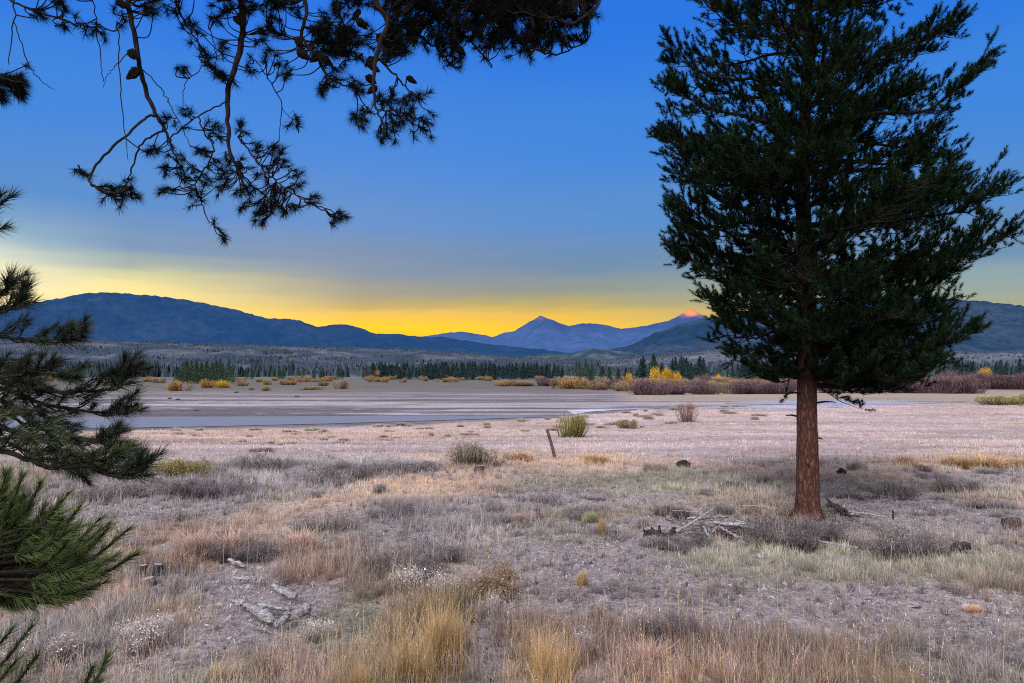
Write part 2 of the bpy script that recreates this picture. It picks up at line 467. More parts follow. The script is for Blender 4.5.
# ------------------------------------------------------------------ hills
def hill(name, pts, R0, R1, colf, mat, du=2.0, nt=50, gully=.15, crest=.5, seed=0, pw=1.0):
    us = np.arange(pts[0][0], pts[-1][0] + .1, du)
    vs = np.interp(us, [p[0] for p in pts], [p[1] for p in pts])
    # smooth the ridge a little, then roughen it
    ker = np.array([0, 0, 1, 0, 0]) / 1; vs = np.convolve(np.pad(vs, 2, 'edge'), ker, 'valid')
    vs = vs - crest * (vn(us / 5, us * 0, seed + 5) - .4) - crest * .7 * (vn(us / 2.1, us * 0 + 3, seed + 6) - .4)
    t = np.concatenate([np.linspace(0, 1, nt), [1.15, 1.5]])
    X = (us - 512) / F
    T, U = np.meshgrid(t, X, indexing='ij')
    Rr = R0 + (R1 - R0) * T
    el = math.tan(PITCH) + (341.5 - vs) / F * 1.0
    zc = CAMZ + el * R1
    prof = np.clip(T, 0, 1) ** pw; prof = prof * (1.35 - .35 * prof)
    prof = np.where(T > 1, 1 - (T - 1) * 1.2, prof)
    x = U * Rr; y = Rr
    hgt = np.maximum(zc, 1)[None] + 6
    g = fbm(x / (R1 * .035), y / (R1 * .09), seed, 5) - .5
    g2 = np.abs(fbm(x / (R1 * .018), y / (R1 * .05), seed + 9, 4) - .5) * 2 - .3
    Z = -6 + hgt * (prof + gully * (g + .5 * g2) * np.clip(T * (1 - T) * 4, 0, 1) * 1.3)
    Z = np.minimum(Z, (CAMZ + (zc - CAMZ)[None] * np.minimum(Rr / R1, 1.6)) + 0 * Z) if True else Z
    V = np.stack([x, y, Z], -1).reshape(-1, 3)
    A = len(us); k = np.arange(len(t) - 1)[:, None] * A; j = np.arange(A - 1)[None]
    Q = np.stack([k + j, k + j + 1, k + A + j + 1, k + A + j], -1).reshape(-1, 4)
    uu = np.broadcast_to(us[None], Z.shape).ravel()
    vv = (341.5 - ((Z - CAMZ) / Rr - math.tan(PITCH)) * F).ravel()
    col = colf(uu, vv, T.ravel(), V)
    o = link(name, mesh_np(name, V, None, Q, col, True, mat)); tag(o, kind='structure')
    return o

def const(c, c2=None, s=300):
    def f(u, v, t, V):
        n = ss(.4, .6, fbm(V[:, 0] / s, V[:, 1] / s, 4, 4))[:, None]
        return np.asarray(c) * (1 - n) + np.asarray(c2 if c2 is not None else c) * n
    return f

far_pts = [(150, 350), (380, 336), (400, 335), (420, 337), (440, 334), (460, 331.5), (478, 334), (493, 337), (506, 332), (514, 331.5), (522, 326.5), (530, 321.5), (536, 318.5), (540.5, 315), (545, 317.5), (553, 320), (560, 323), (569, 326),
           (582, 323.5), (596, 323.5), (604, 324.5), (612, 326.5), (622, 329), (646, 326), (669, 320.5), (680, 315.5), (686, 311.5), (690.6, 307.5), (695, 311), (700, 314), (706, 317), (730, 328), (800, 334), (1000, 350)]
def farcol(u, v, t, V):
    c = np.tile(np.array([.07, .10, .19]), (len(u), 1))  # blue base carries part of the painted distance haze
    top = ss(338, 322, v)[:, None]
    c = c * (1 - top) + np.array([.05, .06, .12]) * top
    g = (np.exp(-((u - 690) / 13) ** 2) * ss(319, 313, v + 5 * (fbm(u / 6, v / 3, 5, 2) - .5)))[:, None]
    c = c * (1 - g) + np.array([.85, .27, .07]) * g  # alpenglow on the right peak, painted into the vertex colour
    g = (np.exp(-((u - 541) / 10) ** 2) * ss(322, 318, v))[:, None] * .25  # fainter painted glow on the other summit
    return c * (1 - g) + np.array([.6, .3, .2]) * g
M_far = hill_mat('far_rock_alpenglow', (.03, .125, .40), .62, .004, .6, 1.4)
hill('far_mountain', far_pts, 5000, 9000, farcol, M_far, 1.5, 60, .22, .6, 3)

left_pts = [(-700, 330), (-300, 318), (-60, 310), (0, 306), (30, 303), (60, 298), (80, 294), (100, 292), (133, 294), (166, 297), (200, 302.5), (233, 309.5), (266, 318), (280, 319), (289, 318.5), (300, 321), (316, 326.5),
            (325, 326), (336, 324), (348, 325), (359, 328), (376, 334), (399, 333.5), (419, 337), (440, 337), (480, 343), (560, 352), (640, 362)]
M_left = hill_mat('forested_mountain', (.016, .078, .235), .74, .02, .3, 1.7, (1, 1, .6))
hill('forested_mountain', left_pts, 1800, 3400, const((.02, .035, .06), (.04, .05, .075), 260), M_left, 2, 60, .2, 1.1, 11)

right_pts = [(560, 362), (632, 345), (652, 334), (676, 326), (699, 319.5), (719, 316), (760, 309), (820, 303), (880, 299), (930, 298), (974, 300.5), (1000, 303), (1024, 306), (1100, 311), (1300, 325), (1700, 340)]
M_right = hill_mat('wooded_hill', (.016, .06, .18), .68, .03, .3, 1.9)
hill('wooded_hill', right_pts, 1400, 2600, const((.02, .04, .045), (.05, .07, .07), 200), M_right, 2, 60, .18, 1.2, 23)

knoll = [(480, 362), (510, 357), (540, 354), (570, 353), (585, 350), (597, 348.5), (612, 350), (640, 354), (680, 360), (740, 366)]
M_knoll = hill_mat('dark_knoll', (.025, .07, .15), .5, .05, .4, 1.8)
hill('knoll', knoll, 1250, 1500, const((.03, .055, .06), (.08, .10, .11), 60), M_knoll, 1.5, 24, .1, 1.3, 31)

bench_pts = [(-700, 335), (-200, 338), (0, 341), (60, 339), (110, 341), (170, 343), (230, 344), (300, 347), (360, 348), (420, 350), (470, 354), (520, 358), (590, 361), (640, 357), (700, 351), (760, 349), (820, 352), (900, 353), (1024, 351), (1200, 346), (1700, 340)]
def benchcol(u, v, t, V):
    n = fbm(V[:, 0] / 45, V[:, 1] / 60, 40, 5); n2 = fbm(V[:, 0] / 160, V[:, 1] / 90, 44, 4)
    a = np.array([.04, .048, .058]); b = np.array([.105, .102, .112]); dk = np.array([.025, .035, .04])
    w = ss(.42, .6, n)[:, None]; c = a * (1 - w) + b * w
    w = (ss(.55, .66, n2) * .75 * ss(.02, .2, t))[:, None]; c = c * (1 - w) + dk * w
    w = ss(.86, .97, t + .12 * (n - .5))[:, None] * .8; c = c * (1 - w) + dk * w
    w = ((u > 600) * ss(.3, .5, t) * (1 - ss(.6, .75, t)))[:, None] * .5; c = c * (1 - w) + np.array([.26, .25, .28]) * w
    return c
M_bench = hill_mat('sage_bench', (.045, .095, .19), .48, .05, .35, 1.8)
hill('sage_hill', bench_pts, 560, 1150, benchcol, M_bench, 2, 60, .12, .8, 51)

# ------------------------------------------------------------------ far wood on the bench (one mass)
def far_wood():
    mb = MB(); n = 30000
    u = rng.uniform(-150, 1200, n); t = rng.uniform(0, 1, n) ** 1.5
    R = 600 + 560 * t
    x = (u - 512) / F * R
    keep = (fbm(x / 70, R / 45, 90, 4) + rng.normal(0, .05, n) > .54 - .1 * (t > .85) - .12 * (t < .12)) | (t > .95)
    u, t, R, x = u[keep], t[keep], R[keep], x[keep]; n = len(u)
    vs = np.interp(u, [p[0] for p in bench_pts], [p[1] for p in bench_pts])
    zc = CAMZ + (math.tan(PITCH) + (341.5 - vs) / F) * 1150
    T = np.clip((R - 560) / 590, 0, 1); pr = T * (1.35 - .35 * T)
    z = np.minimum(-6 + (zc + 6) * pr, CAMZ + (zc - CAMZ) * R / 1150) - 1.0
    h = rng.uniform(1.5, 4.5, n); w = h * rng.uniform(.25, .45, n)
    B = np.stack([x, R, z], 1)
    for k in range(3):
        a = k * 2.094 + rng.uniform(0, 1, n); a2 = a + 2.094
        p1 = B + np.stack([np.cos(a) * w, np.sin(a) * w, 0 * w], 1); p2 = B + np.stack([np.cos(a2) * w, np.sin(a2) * w, 0 * w], 1)
        tp = B + np.stack([0 * h, 0 * h, h], 1)
        c = np.array([.055, .072, .098]) * rng.uniform(.6, 1.8, (n, 1))  # distance haze put into the tree colour as a blue cast
        mb.add(np.stack([p1, p2, tp], 1).reshape(-1, 3), np.arange(n * 3).reshape(-1, 3), None, np.repeat(c, 3, 0))
    n = 5200; u = rng.uniform(-100, 1200, n); R = rng.uniform(520, 640, n); x = (u - 512) / F * R
    kp = (fbm(x / 60, R / 90, 95, 3) > np.where(u > 365, .40, .56)); x, R = x[kp], R[kp]; n = len(x)
    h = rng.uniform(4, 11, n) * (.6 + .8 * fbm(x / 12, R / 12, 96, 2)); w = h * rng.uniform(.2, .34, n); z = H(x, R)
    B = np.stack([x, R, z + np.clip((R - 560) * .035, 0, 3) - .5], 1)
    for k in range(4):
        a = k * 1.571 + rng.uniform(0, 1, n); a2 = a + 1.571
        p1 = B + np.stack([np.cos(a) * w, np.sin(a) * w, 0 * w], 1); p2 = B + np.stack([np.cos(a2) * w, np.sin(a2) * w, 0 * w], 1)
        c = np.array([.035, .056, .066]) * rng.uniform(.6, 1.5, (n, 1))
        mb.add(np.stack([p1, p2, B + np.stack([0 * h, 0 * h, h], 1)], 1).reshape(-1, 3), np.arange(n * 3).reshape(-1, 3), None, np.repeat(c, 3, 0))
    o = link('far_wood', mb.mesh('far_wood', M_tree)); tag(o, 'scattered dark conifers far off on the grey sage slope', 'far wood', kind='stuff')
far_wood()

# ------------------------------------------------------------------ conifers and willows at the edge of the flats
def conifer_mesh(seed, col, slim=.2, n=1500):
    r = np.random.default_rng(seed); mb = MB()
    tube(mb, np.array([[0, 0, 0], [0, 0, .5], [0, 0, .97]]), [.016, .01, .003], 6, col=(.06, .045, .04))
    t = r.uniform(.06, 1, n) ** .9; tier = np.floor(t * 16) / 16; fr = (t - tier) * 16
    rad = slim * (1 - t) ** .85 * (.55 + .55 * (1 - fr)) * r.uniform(.25, 1.1, n)
    lob = 1 + .3 * np.sin(3 * r.uniform(0, 6.28, n))
    a = r.uniform(0, 6.283, n); rad = rad * lob
    c = np.stack([np.cos(a) * rad, np.sin(a) * rad, t - .25 * rad], 1)
    s = .035 * (1.15 - t * .6)
    tri = [c + nrm(r.normal(0, 1, (n, 3))) * s[:, None] * np.array([1, 1, .7]) for _ in range(3)]
    cc = np.asarray(col) * r.uniform(.4, 1.5, (n, 1))
    mb.add(np.stack(tri, 1).reshape(-1, 3), np.arange(n * 3).reshape(-1, 3), None, np.repeat(cc, 3, 0))
    return mb.mesh('conifer', M_tree)

CON = [conifer_mesh(100 + i, (.03, .055, .06), [.2, .25, .22, .3][i]) for i in range(4)]
CONB = [conifer_mesh(120 + i, (.035, .065, .042), [.34, .4][i]) for i in range(2)]

def place(name, me, u, vb, hpx, label, cat, group, wf=1.0, r=random, jit=0.0):
    p = G(u, vb)
    dist = p[1]
    s = hpx / F * dist
    o = link(name, me, None, p)
    o.scale = (s * wf, s * wf, s); o.rotation_euler = (0, 0, r.uniform(0, 6.28))
    tag(o, label, cat, group); return o

rr = random.Random(5)
# tree line below the distant peaks
for i in range(160):
    u = rr.uniform(372, 562); v = rr.uniform(377.0, 380.2)
    place('conifer', rr.choice(CON), u, v, rr.uniform(10, 17), 'dark conifer in the tree line below the distant blue peaks', 'conifer tree', 'conifers in the tree line below the peaks', 1.7, rr)
for i in range(60):
    u = rr.uniform(600, 810); v = rr.uniform(378.5, 381)
    place('conifer', rr.choice(CON), u, v, rr.uniform(15, 27) if u > 640 else rr.uniform(10, 16), 'dark conifer standing behind the willow band left of the big pine', 'conifer tree', 'conifers behind the willow band', 1.6, rr)
for i in range(26):
    u = rr.uniform(925, 1075); v = rr.uniform(378.5, 381)
    place('conifer', rr.choice(CON), u, v, rr.uniform(14, 24), 'dark conifer behind the purple willows at the right edge', 'conifer tree', 'conifers at the right edge', 1.6, rr)
for i in range(24):
    u = rr.uniform(812, 925); v = rr.uniform(379, 381)
    place('conifer', rr.choice(CON), u, v, rr.uniform(12, 20), 'dark conifer seen under the crown of the big pine', 'conifer tree', 'conifers beyond the big pine', 1.1, rr)
for u in list(np.linspace(178, 230, 20)):
    place('conifer', rr.choice(CONB), u + rr.uniform(-2, 2), rr.uniform(381, 384), rr.uniform(19, 25) * (.8 if u < 184 else 1), 'dark bushy conifer in the clump behind the orange willow on the left flats', 'conifer tree', 'conifers in the clump on the left flats', 1.15, rr)
for u, h in ((246, 11), (252, 9), (279, 14), (283, 12), (297, 12), (303, 12), (314, 12), (321, 11), (337, 10), (342, 8), (364, 9)):
    place('conifer', rr.choice(CONB), u, 379.5, h, 'small round dark tree spaced along the far edge of the left flats', 'conifer tree', 'spaced small trees at the far edge of the left flats', 1.1, rr)
for u, h in ((579, 22), (586, 24), (592, 20), (601, 17), (610, 17), (619, 15), (631, 16)):
    place('conifer', rr.choice(CONB), u, 383, h, 'dark bushy conifer at the left end of the willow band', 'conifer tree', 'bushy conifers at the left end of the willow band', 1.15, rr)

def shrub_mesh(seed, stemc, leafc, tipc, stems=160, leaves=2600, ls=.03, up=.35, flat=False, twig=True, lw=.012, clumps=7):
    """unit shrub: width 1 (radius .5), height 1; curved stems from the crown of the root, twigs and small leaves"""
    r = np.random.default_rng(seed); mb = MB()
    stemc, leafc, tipc = map(np.asarray, (stemc, leafc, tipc))
    ca = r.uniform(0, 6.28, clumps); cr = r.uniform(.1, .38, clumps)
    cc = np.stack([np.cos(ca) * cr, np.sin(ca) * cr], 1); ch = r.uniform(.6, 1.0, clumps) * (1 - .7 * cr)
    k = r.integers(0, clumps, stems)
    a = r.uniform(0, 6.28, stems); q = np.sqrt(r.uniform(0, 1, stems)) * .17
    tip = np.stack([cc[k, 0] + np.cos(a) * q, cc[k, 1] + np.sin(a) * q, ch[k] * r.uniform(.75, 1.05, stems) * (1 - .9 * q)], 1)
    base = np.stack([tip[:, 0] * .72, tip[:, 1] * .72, np.zeros(stems)], 1) + r.normal(0, .03, (stems, 3)) * np.array([1, 1, 0])
    mid = (base + tip) / 2 + np.stack([tip[:, 0] * .2, tip[:, 1] * .2, .04 + 0 * a], 1) + r.normal(0, .025, (stems, 3))
    def rib(P, w, c0, c1):
        n = len(P[0]); s = nrm(r.normal(0, 1, (n, 3)) * np.array([1, 1, .2])) * w
        V = np.stack([P[0] - s, P[0] + s, P[1] + s * .7, P[1] - s * .7, P[2]], 1).reshape(-1, 3); kk = np.arange(n)[:, None] * 5
        c0 = np.tile(c0, (n, 1)) * r.uniform(.6, 1.3, (n, 1)); c1 = np.tile(c1, (n, 1)) * r.uniform(.7, 1.25, (n, 1))
        mb.add(V, kk + np.array([[3, 2, 4]]), kk + np.array([[0, 1, 2, 3]]), np.stack([c0, c0, (c0 + c1) / 2, (c0 + c1) / 2, c1], 1).reshape(-1, 3))
    rib((base, mid, tip), lw, stemc, (stemc + tipc) / 2)
    if twig:
        n = stems * 4; kk = r.integers(0, stems, n); t = r.uniform(.35, .95, (n, 1))
        b = mid[kk] * (1 - t) + tip[kk] * t
        e = b + nrm(r.normal(0, 1, (n, 3)) + np.array([0, 0, 1.1]) + (b * np.array([1, 1, 0])) * 2) * r.uniform(.06, .17, (n, 1))
        rib((b, (b + e) / 2 + r.normal(0, .008, (n, 3)), e), lw * .55, stemc, tipc)
    if leaves:
        kk = r.integers(0, stems, leaves); t = r.uniform(.0, 1.05, (leaves, 1))
        c = base[kk] * (1 - t) ** 2 + 2 * mid[kk] * t * (1 - t) + tip[kk] * t * t + r.normal(0, .035, (leaves, 3))
        c[:, 2] = np.abs(c[:, 2])
        tri = [c + nrm(r.normal(0, 1, (leaves, 3))) * ls * r.uniform(.4, 1, (leaves, 1)) * np.array([.8, .8, 1.1]) for _ in range(3)]
        f = np.clip(t, 0, 1) ** 2.2
        col = (leafc * (1 - f) + tipc * f) * r.uniform(.55, 1.35, (leaves, 1))
        mb.add(np.stack(tri, 1).reshape(-1, 3), np.arange(leaves * 3).reshape(-1, 3), None, np.repeat(col, 3, 0))
    return mb.mesh('shrub', M_shrub)

def var(n, s, *a, **k): return [shrub_mesh(s + i, *a, **k) for i in range(n)]
S = {
    'purple': var(3, 200, (.08, .05, .06), (.13, .085, .11), (.26, .18, .2), stems=420, leaves=1500, ls=.022, lw=.006),
    'orange': var(3, 210, (.14, .09, .05), (.27, .165, .06), (.47, .30, .11), stems=150, leaves=2800, ls=.034),
    'yellow': var(2, 220, (.14, .1, .05), (.42, .26, .02), (.80, .48, .03), stems=120, leaves=2600, ls=.036),
    'tan': var(3, 230, (.16, .11, .07), (.26, .19, .12), (.42, .32, .22), stems=260, leaves=1800, ls=.028, lw=.008),
    'olive': var(2, 240, (.12, .11, .05), (.2, .19, .06), (.42, .37, .14), stems=260, leaves=1800, ls=.022, lw=.008),
    'sage': var(4, 250, (.10, .085, .085), (.16, .15, .155), (.50, .47, .49), stems=260, leaves=2600, ls=.017, lw=.005),
    'sagedark': var(3, 260, (.06, .05, .055), (.085, .078, .085), (.31, .285, .30), stems=320, leaves=2000, ls=.015, lw=.005),
    'rabbit': var(2, 270, (.06, .055, .04), (.075, .07, .045), (.50, .45, .36), stems=260, leaves=2600, ls=.02, lw=.006),
    'frost': var(3, 280, (.12, .09, .08), (.26, .2, .18), (.85, .80, .78), stems=170, leaves=1500, ls=.026, lw=.006),
    'bare': var(2, 290, (.16, .09, .08), (.3, .18, .16), (.42, .28, .25), stems=150, leaves=0, lw=.006, clumps=4),
    'sprig': var(1, 295, (.06, .035, .035), (.1, .06, .06), (.2, .12, .11), stems=14, leaves=0, lw=.008, clumps=4),
}
def bush(style, u, vb, wpx, hpx, label, group=None, name='bush', cat='bush', i=0):
    p = G(u, vb); me = S[style][i % len(S[style])]
    o = link(name, me, None, p + np.array([0, 0, -.01]))
    s = p[1] / F
    if vb > 415: wpx *= 1.3; hpx *= 1.2
    elif vb > 384 and style == 'purple': wpx *= 1.25; hpx *= 1.25
    o.scale = (wpx * s, wpx * s, hpx * s); o.rotation_euler = (0, 0, rr.uniform(0, 6.28))
    tag(o, label, cat, group); return o

# willow band on the right, back row to front row
k = 0
def row(us, vb, w, h, styles, label, group):
    global k
    for u in us:
        st = rr.choice(styles)
        bush(st, u + rr.uniform(-3, 3), vb + rr.uniform(-.5, .5), w * rr.uniform(.8, 1.25), h * rr.uniform(.8, 1.2),
             label[st], group[st], 'willow', 'willow bush', k); k += 1
LB = {'orange': 'orange tan willow in the back of the willow band', 'tan': 'tan leafless willow in the back of the willow band',
      'purple': 'purple grey leafless willow in the back of the willow band', 'yellow': 'golden willow in the back of the willow band'}
GB = {a: 'back row ' + a + ' willows' for a in LB}
row(np.arange(560, 800, 15), 389, 30, 14, ['tan', 'orange', 'purple', 'tan'], LB, GB)
row(np.arange(790, 935, 18), 390, 30, 15, ['purple', 'tan', 'purple'], LB, GB)
row(np.arange(500, 600, 14), 386, 24, 8, ['tan', 'purple', 'orange'],
    {'tan': 'low tan bush on the far flats left of the willow band', 'purple': 'low purple bush on the far flats left of the willow band', 'orange': 'low orange bush on the far flats left of the willow band'},
    {'tan': 'low tan far bushes', 'purple': 'low purple far bushes', 'orange': 'low orange far bushes'})
row(np.arange(935, 1100, 14), 389, 34, 19, ['purple', 'purple', 'tan'],
    {'purple': 'tall purple grey willow at the right edge beyond the meadow', 'tan': 'tall tan willow at the right edge beyond the meadow'},
    {'purple': 'right edge purple willows', 'tan': 'right edge tan willows'})
for j, (u, vb, w, h, st, lb) in enumerate([
    (652, 395, 42, 18, 'purple', 'dark purple rounded willow at the front left of the willow band'),
    (672, 394.5, 30, 14, 'purple', 'smaller purple willow right beside the front left one'),
    (690, 393, 30, 15, 'purple', 'purple willow between the two rounded front willows'),
    (707, 394.5, 32, 16, 'purple', 'purple willow at the foot of the yellow topped willow'),
    (715, 393, 30, 20, 'olive', 'olive yellow willow standing among the purple ones'),
    (735, 394, 34, 16, 'purple', 'purple willow right of the olive yellow willow'),
    (757, 394, 34, 15, 'purple', 'purple willow halfway between olive willow and pine trunk'),
    (780, 394, 34, 16, 'purple', 'purple willow just left of the pine trunk'),
    (602, 390, 26, 10, 'tan', 'tan willow left of the dark purple rounded willow'),
    (580, 389, 14, 8, 'olive', 'small pale olive bush at the left end of the band'),
    (625, 391, 34, 12, 'tan', 'tan orange willow just behind the dark rounded willow'),
    (838, 393, 40, 14, 'purple', 'purple willow just right of the pine trunk'),
    (872, 393, 40, 15, 'purple', 'purple willow under the middle of the pine crown'),
    (905, 393, 40, 17, 'purple', 'purple willow under the right of the pine crown'),
    (935, 393.5, 40, 20, 'purple', 'purple willow right of the pine crown edge'),
    (965, 393.5, 40, 20, 'purple', 'purple willow left of the right hand green shrub'),
    (1003, 405, 46, 15, 'olive', 'yellow green low shrub at the right edge of the meadow'),
    (1038, 404, 40, 14, 'olive', 'yellow green low shrub cut off by the right edge'),
]):
    bush(st, u, vb, w, h, lb, None, 'willow', 'willow bush', j)
# golden aspens / willows
for u, vb, w, h, lb in ((655, 385, 15, 24, 'left tall golden aspen behind the willow band'), (668, 385, 15, 23, 'bright golden aspen at the centre of the golden clump'),
                        (677, 385, 12, 18, 'smaller golden aspen at the right of the golden clump'), (629, 385, 10, 16, 'small lone golden aspen left of the golden clump'),
                        (985, 380, 20, 16, 'round golden willow above the purple ones at the right edge'), (716, 386, 20, 14, 'yellow topped willow behind the olive willow'),
                        (377, 379, 9, 12, 'small orange aspen alone at the far edge of the flats'), (50, 381, 10, 14, 'orange aspen seen through the pine boughs at the left')):
    bush('yellow' if u > 600 else 'orange', u, vb, w, h, lb, None, 'aspen', 'aspen tree', int(u))
# left flats
for j, (u, vb, w, h, st, lb) in enumerate([
    (180, 391, 28, 15, 'orange', 'rounded orange willow in front of the left conifer clump'),
    (207, 388, 20, 11, 'orange', 'orange willow at the foot of the left conifer clump'),
    (224, 388, 22, 10, 'yellow', 'yellow orange willow right of the conifer clump foot'),
    (214, 380, 14, 12, 'orange', 'orange tree top behind the left conifer clump'),
    (243, 386, 20, 8, 'tan', 'tan willow right of the left conifer clump'),
    (268, 385, 14, 8, 'olive', 'small olive bush on the left flats'),
    (289, 385, 20, 8, 'orange', 'orange bush midway along the left flats'),
    (266, 391, 12, 7, 'olive', 'small olive bush on the near bar of the left flats'),
    (252, 390, 8, 5, 'olive', 'tiny olive bush on the near bar of the left flats'),
    (322, 386, 18, 7, 'tan', 'tan bush left of the dark brown bush on the flats'),
    (341, 389, 18, 13, 'tan', 'dark brown rounded bush at the end of the left bar'),
    (311, 390, 30, 5, 'olive', 'wide low olive bush on the left bar'),
    (160, 383, 16, 8, 'tan', 'tan bush left of the rounded orange willow'),
    (148, 382, 14, 7, 'orange', 'orange bush by the tips of the left pine boughs'),
]): bush(st, u, vb, w, h, lb, None, 'willow', 'willow bush', j)
for i in range(34):
    u = rr.uniform(230, 560); st = rr.choice(['orange', 'tan', 'tan'])
    bush(st, u, rr.uniform(379.5, 382.5), rr.uniform(8, 18), rr.uniform(4, 7), ('orange' if st == 'orange' else 'tan') + ' low bush in the strip along the far edge of the flats',
         'low ' + st + ' bushes along the far edge', 'willow', 'willow bush', i)
for u, v in ((170, 399), (178, 400), (297, 397), (197, 411), (236, 393)):
    bush('sagedark', u, v, 7, 2.5, 'small dark sedge hummock on the left mud flats', 'dark hummocks on the left flats', 'sedge_hummock', 'hummock')

# ------------------------------------------------------------------ grass
def scatter(y0, y1, n, spread=.8):
    y = np.sqrt(rng.uniform(y0 ** 2, y1 ** 2, n)); x = y * rng.uniform(-spread, spread, n)
    return x, y
BLK = [(t, G(u, v)) for t, u, v in (('tree', 808, 515),)]
def grass(name, label, y0, y1, tufts, per, w, seg, hs=1.0, rs=.05):
    mb = MB()
    x, y = scatter(y0, y1, tufts)
    W = weights(x, y)
    # a tuft takes the look of one kind
    cum = (W ** 1.6); cum = np.cumsum(cum / cum.sum(1, keepdims=True), 1)
    ti = (rng.uniform(0, 1, (len(x), 1)) > cum).sum(1).clip(0, len(TN) - 1)
    cl = fbm(x / .5, y / .5, 91, 3)
    keep = (rng.uniform(0, 1.7, len(x)) < TD[ti] * (.35 + 1.5 * ss(.38, .62, cl))) & (shore(x, y) < 0)
    x, y, ti = x[keep], y[keep], ti[keep]; n = len(x)
    th = TH[ti] * rng.uniform(.5, 1.35, n) * hs
    tc = rng.uniform(.75, 1.25, (n, 1)) * (1 + rng.normal(0, .05, (n, 3)))
    N = n * per; k = np.repeat(np.arange(n), per)
    a = rng.uniform(0, 6.28, N); q = np.abs(rng.normal(0, rs, N)) * (.6 + th[k] * 2)
    bx = x[k] + np.cos(a) * q; by = y[k] + np.sin(a) * q
    B = np.stack([bx, by, H(bx, by) - .012], 1)
    h = th[k] * rng.uniform(.45, 1.15, N)
    lean = np.abs(rng.normal(.3, .25, N)).clip(.02, 1.1)
    mt = (fbm(x / 3.5, y / 1.8, 57, 4)); mt = (.78 + .6 * ss(.35, .65, mt))[:, None] * (1 + (np.array([.02, -.01, -.08]) * ss(.5, .7, fbm(x / 6, y / 2.5, 58, 3))[:, None]))
    tc = tc * mt
    lo = TL[ti][k] * tc[k] * rng.uniform(.75, 1.2, (N, 1)); hi = TT[ti][k] * tc[k] * rng.uniform(.75, 1.2, (N, 1))
    mute = rng.uniform(0, 1, (N, 1)) < .12
    hi = np.where(mute, np.array([.62, .58, .62]), hi)
    ww = w * rng.uniform(.6, 1.3, N)
    blades(mb, B, h, ww, lean, lo, seg, hi)
    o = link(name, mb.mesh(name, M_grass)); tag(o, label, 'grass', kind='stuff')
grass('bunch_grass', 'frosted straw and pink bunch grass across the foreground', 4.2, 9.5, 13000, 20, .0036, 2)
grass('field_grass', 'frosted grey and straw grass around the big pine', 9.5, 20, 26000, 14, .007, 1, 1.0)
grass('meadow_grass', 'low pale frosted meadow grass towards the shore', 19, 90, 85000, 8, .022, 1, 1.0, .12)

# tall seeded stalks in the foreground
def stalks():
    mb = MB(); n = 3800
    x, y = scatter(4.2, 9.5, n); W = weights(x, y)
    p = W[:, TN.index('gold')] * 1.0 + W[:, TN.index('pink')] * .55 + W[:, TN.index('straw')] * .22 + W[:, TN.index('grey')] * .15
    kp = rng.uniform(0, 1, n) < p; x, y = x[kp], y[kp]; n = len(x)
    B = np.stack([x, y, H(x, y)], 1); h = rng.uniform(.25, .58, n)
    a = rng.uniform(0, 6.28, n); l = np.abs(rng.normal(.12, .15, n))
    tip = B + np.stack([np.cos(a) * h * l, np.sin(a) * h * l, h], 1)
    mid = (B + tip) / 2 + np.stack([-np.cos(a) * h * l * .1, -np.sin(a) * h * l * .1, 0 * h], 1)
    s = nrm(rng.normal(0, 1, (n, 3)) * np.array([1, 1, 0])) * .0013
    c = np.array([.58, .44, .28]) * rng.uniform(.7, 1.2, (n, 1))
    V = np.stack([B - s, B + s, mid + s, mid - s, tip], 1).reshape(-1, 3); kk = np.arange(n)[:, None] * 5
    mb.add(V, kk + np.array([[3, 2, 4]]), kk + np.array([[0, 1, 2, 3]]), np.repeat(c, 5, 0))
    m = 9; k = np.repeat(np.arange(n), m); t = rng.uniform(.72, 1.0, (n * m, 1))
    b = mid[k] * (1 - (t - .5) * 2) + tip[k] * (t - .5) * 2
    d = nrm(rng.normal(0, 1, (n * m, 3)) * .5 + np.array([0, 0, 1.])) * rng.uniform(.01, .03, (n * m, 1))
    s = nrm(rng.normal(0, 1, (n * m, 3))) * .0022
    V = np.stack([b - s, b + s, b + d], 1).reshape(-1, 3)
    mb.add(V, np.arange(n * m * 3).reshape(-1, 3), None, np.repeat(np.array([.66, .52, .36]) * rng.uniform(.7, 1.2, (n * m, 1)), 3, 0))
    o = link('seed_stalks', mb.mesh('seed_stalks', M_grass)); tag(o, 'tall tan seed stalks standing above the foreground grass', 'seed stalks', kind='stuff')
stalks()

def needle_litter():
    mb = MB(); c = G(808, 517); n = 9000
    a = rng.uniform(0, 6.28, n); q = np.abs(rng.normal(0, 1, n)) * .62 + .2
    x = c[0] + np.cos(a) * q; y = c[1] + np.sin(a) * q
    B = np.stack([x, y, H(x, y) + .006], 1); L = rng.uniform(.02, .07, n); b = rng.uniform(0, 6.28, n)
    d = np.stack([np.cos(b) * L, np.sin(b) * L, rng.uniform(-.05, .35, n) * L], 1); sd = np.stack([-np.sin(b), np.cos(b), 0 * b], 1) * .004
    col = np.array([[.11, .07, .05], [.2, .12, .08], [.06, .045, .04]])[rng.integers(0, 3, n)] * rng.uniform(.7, 1.3, (n, 1))
    mb.add(np.stack([B - sd, B + sd, B + d], 1).reshape(-1, 3), np.arange(n * 3).reshape(-1, 3), None, np.repeat(col, 3, 0))
    o = link('needle_litter', mb.mesh('needle_litter', M_grass)); tag(o, 'brown fallen needles round the foot of the big pine', 'litter', kind='stuff')
needle_litter()
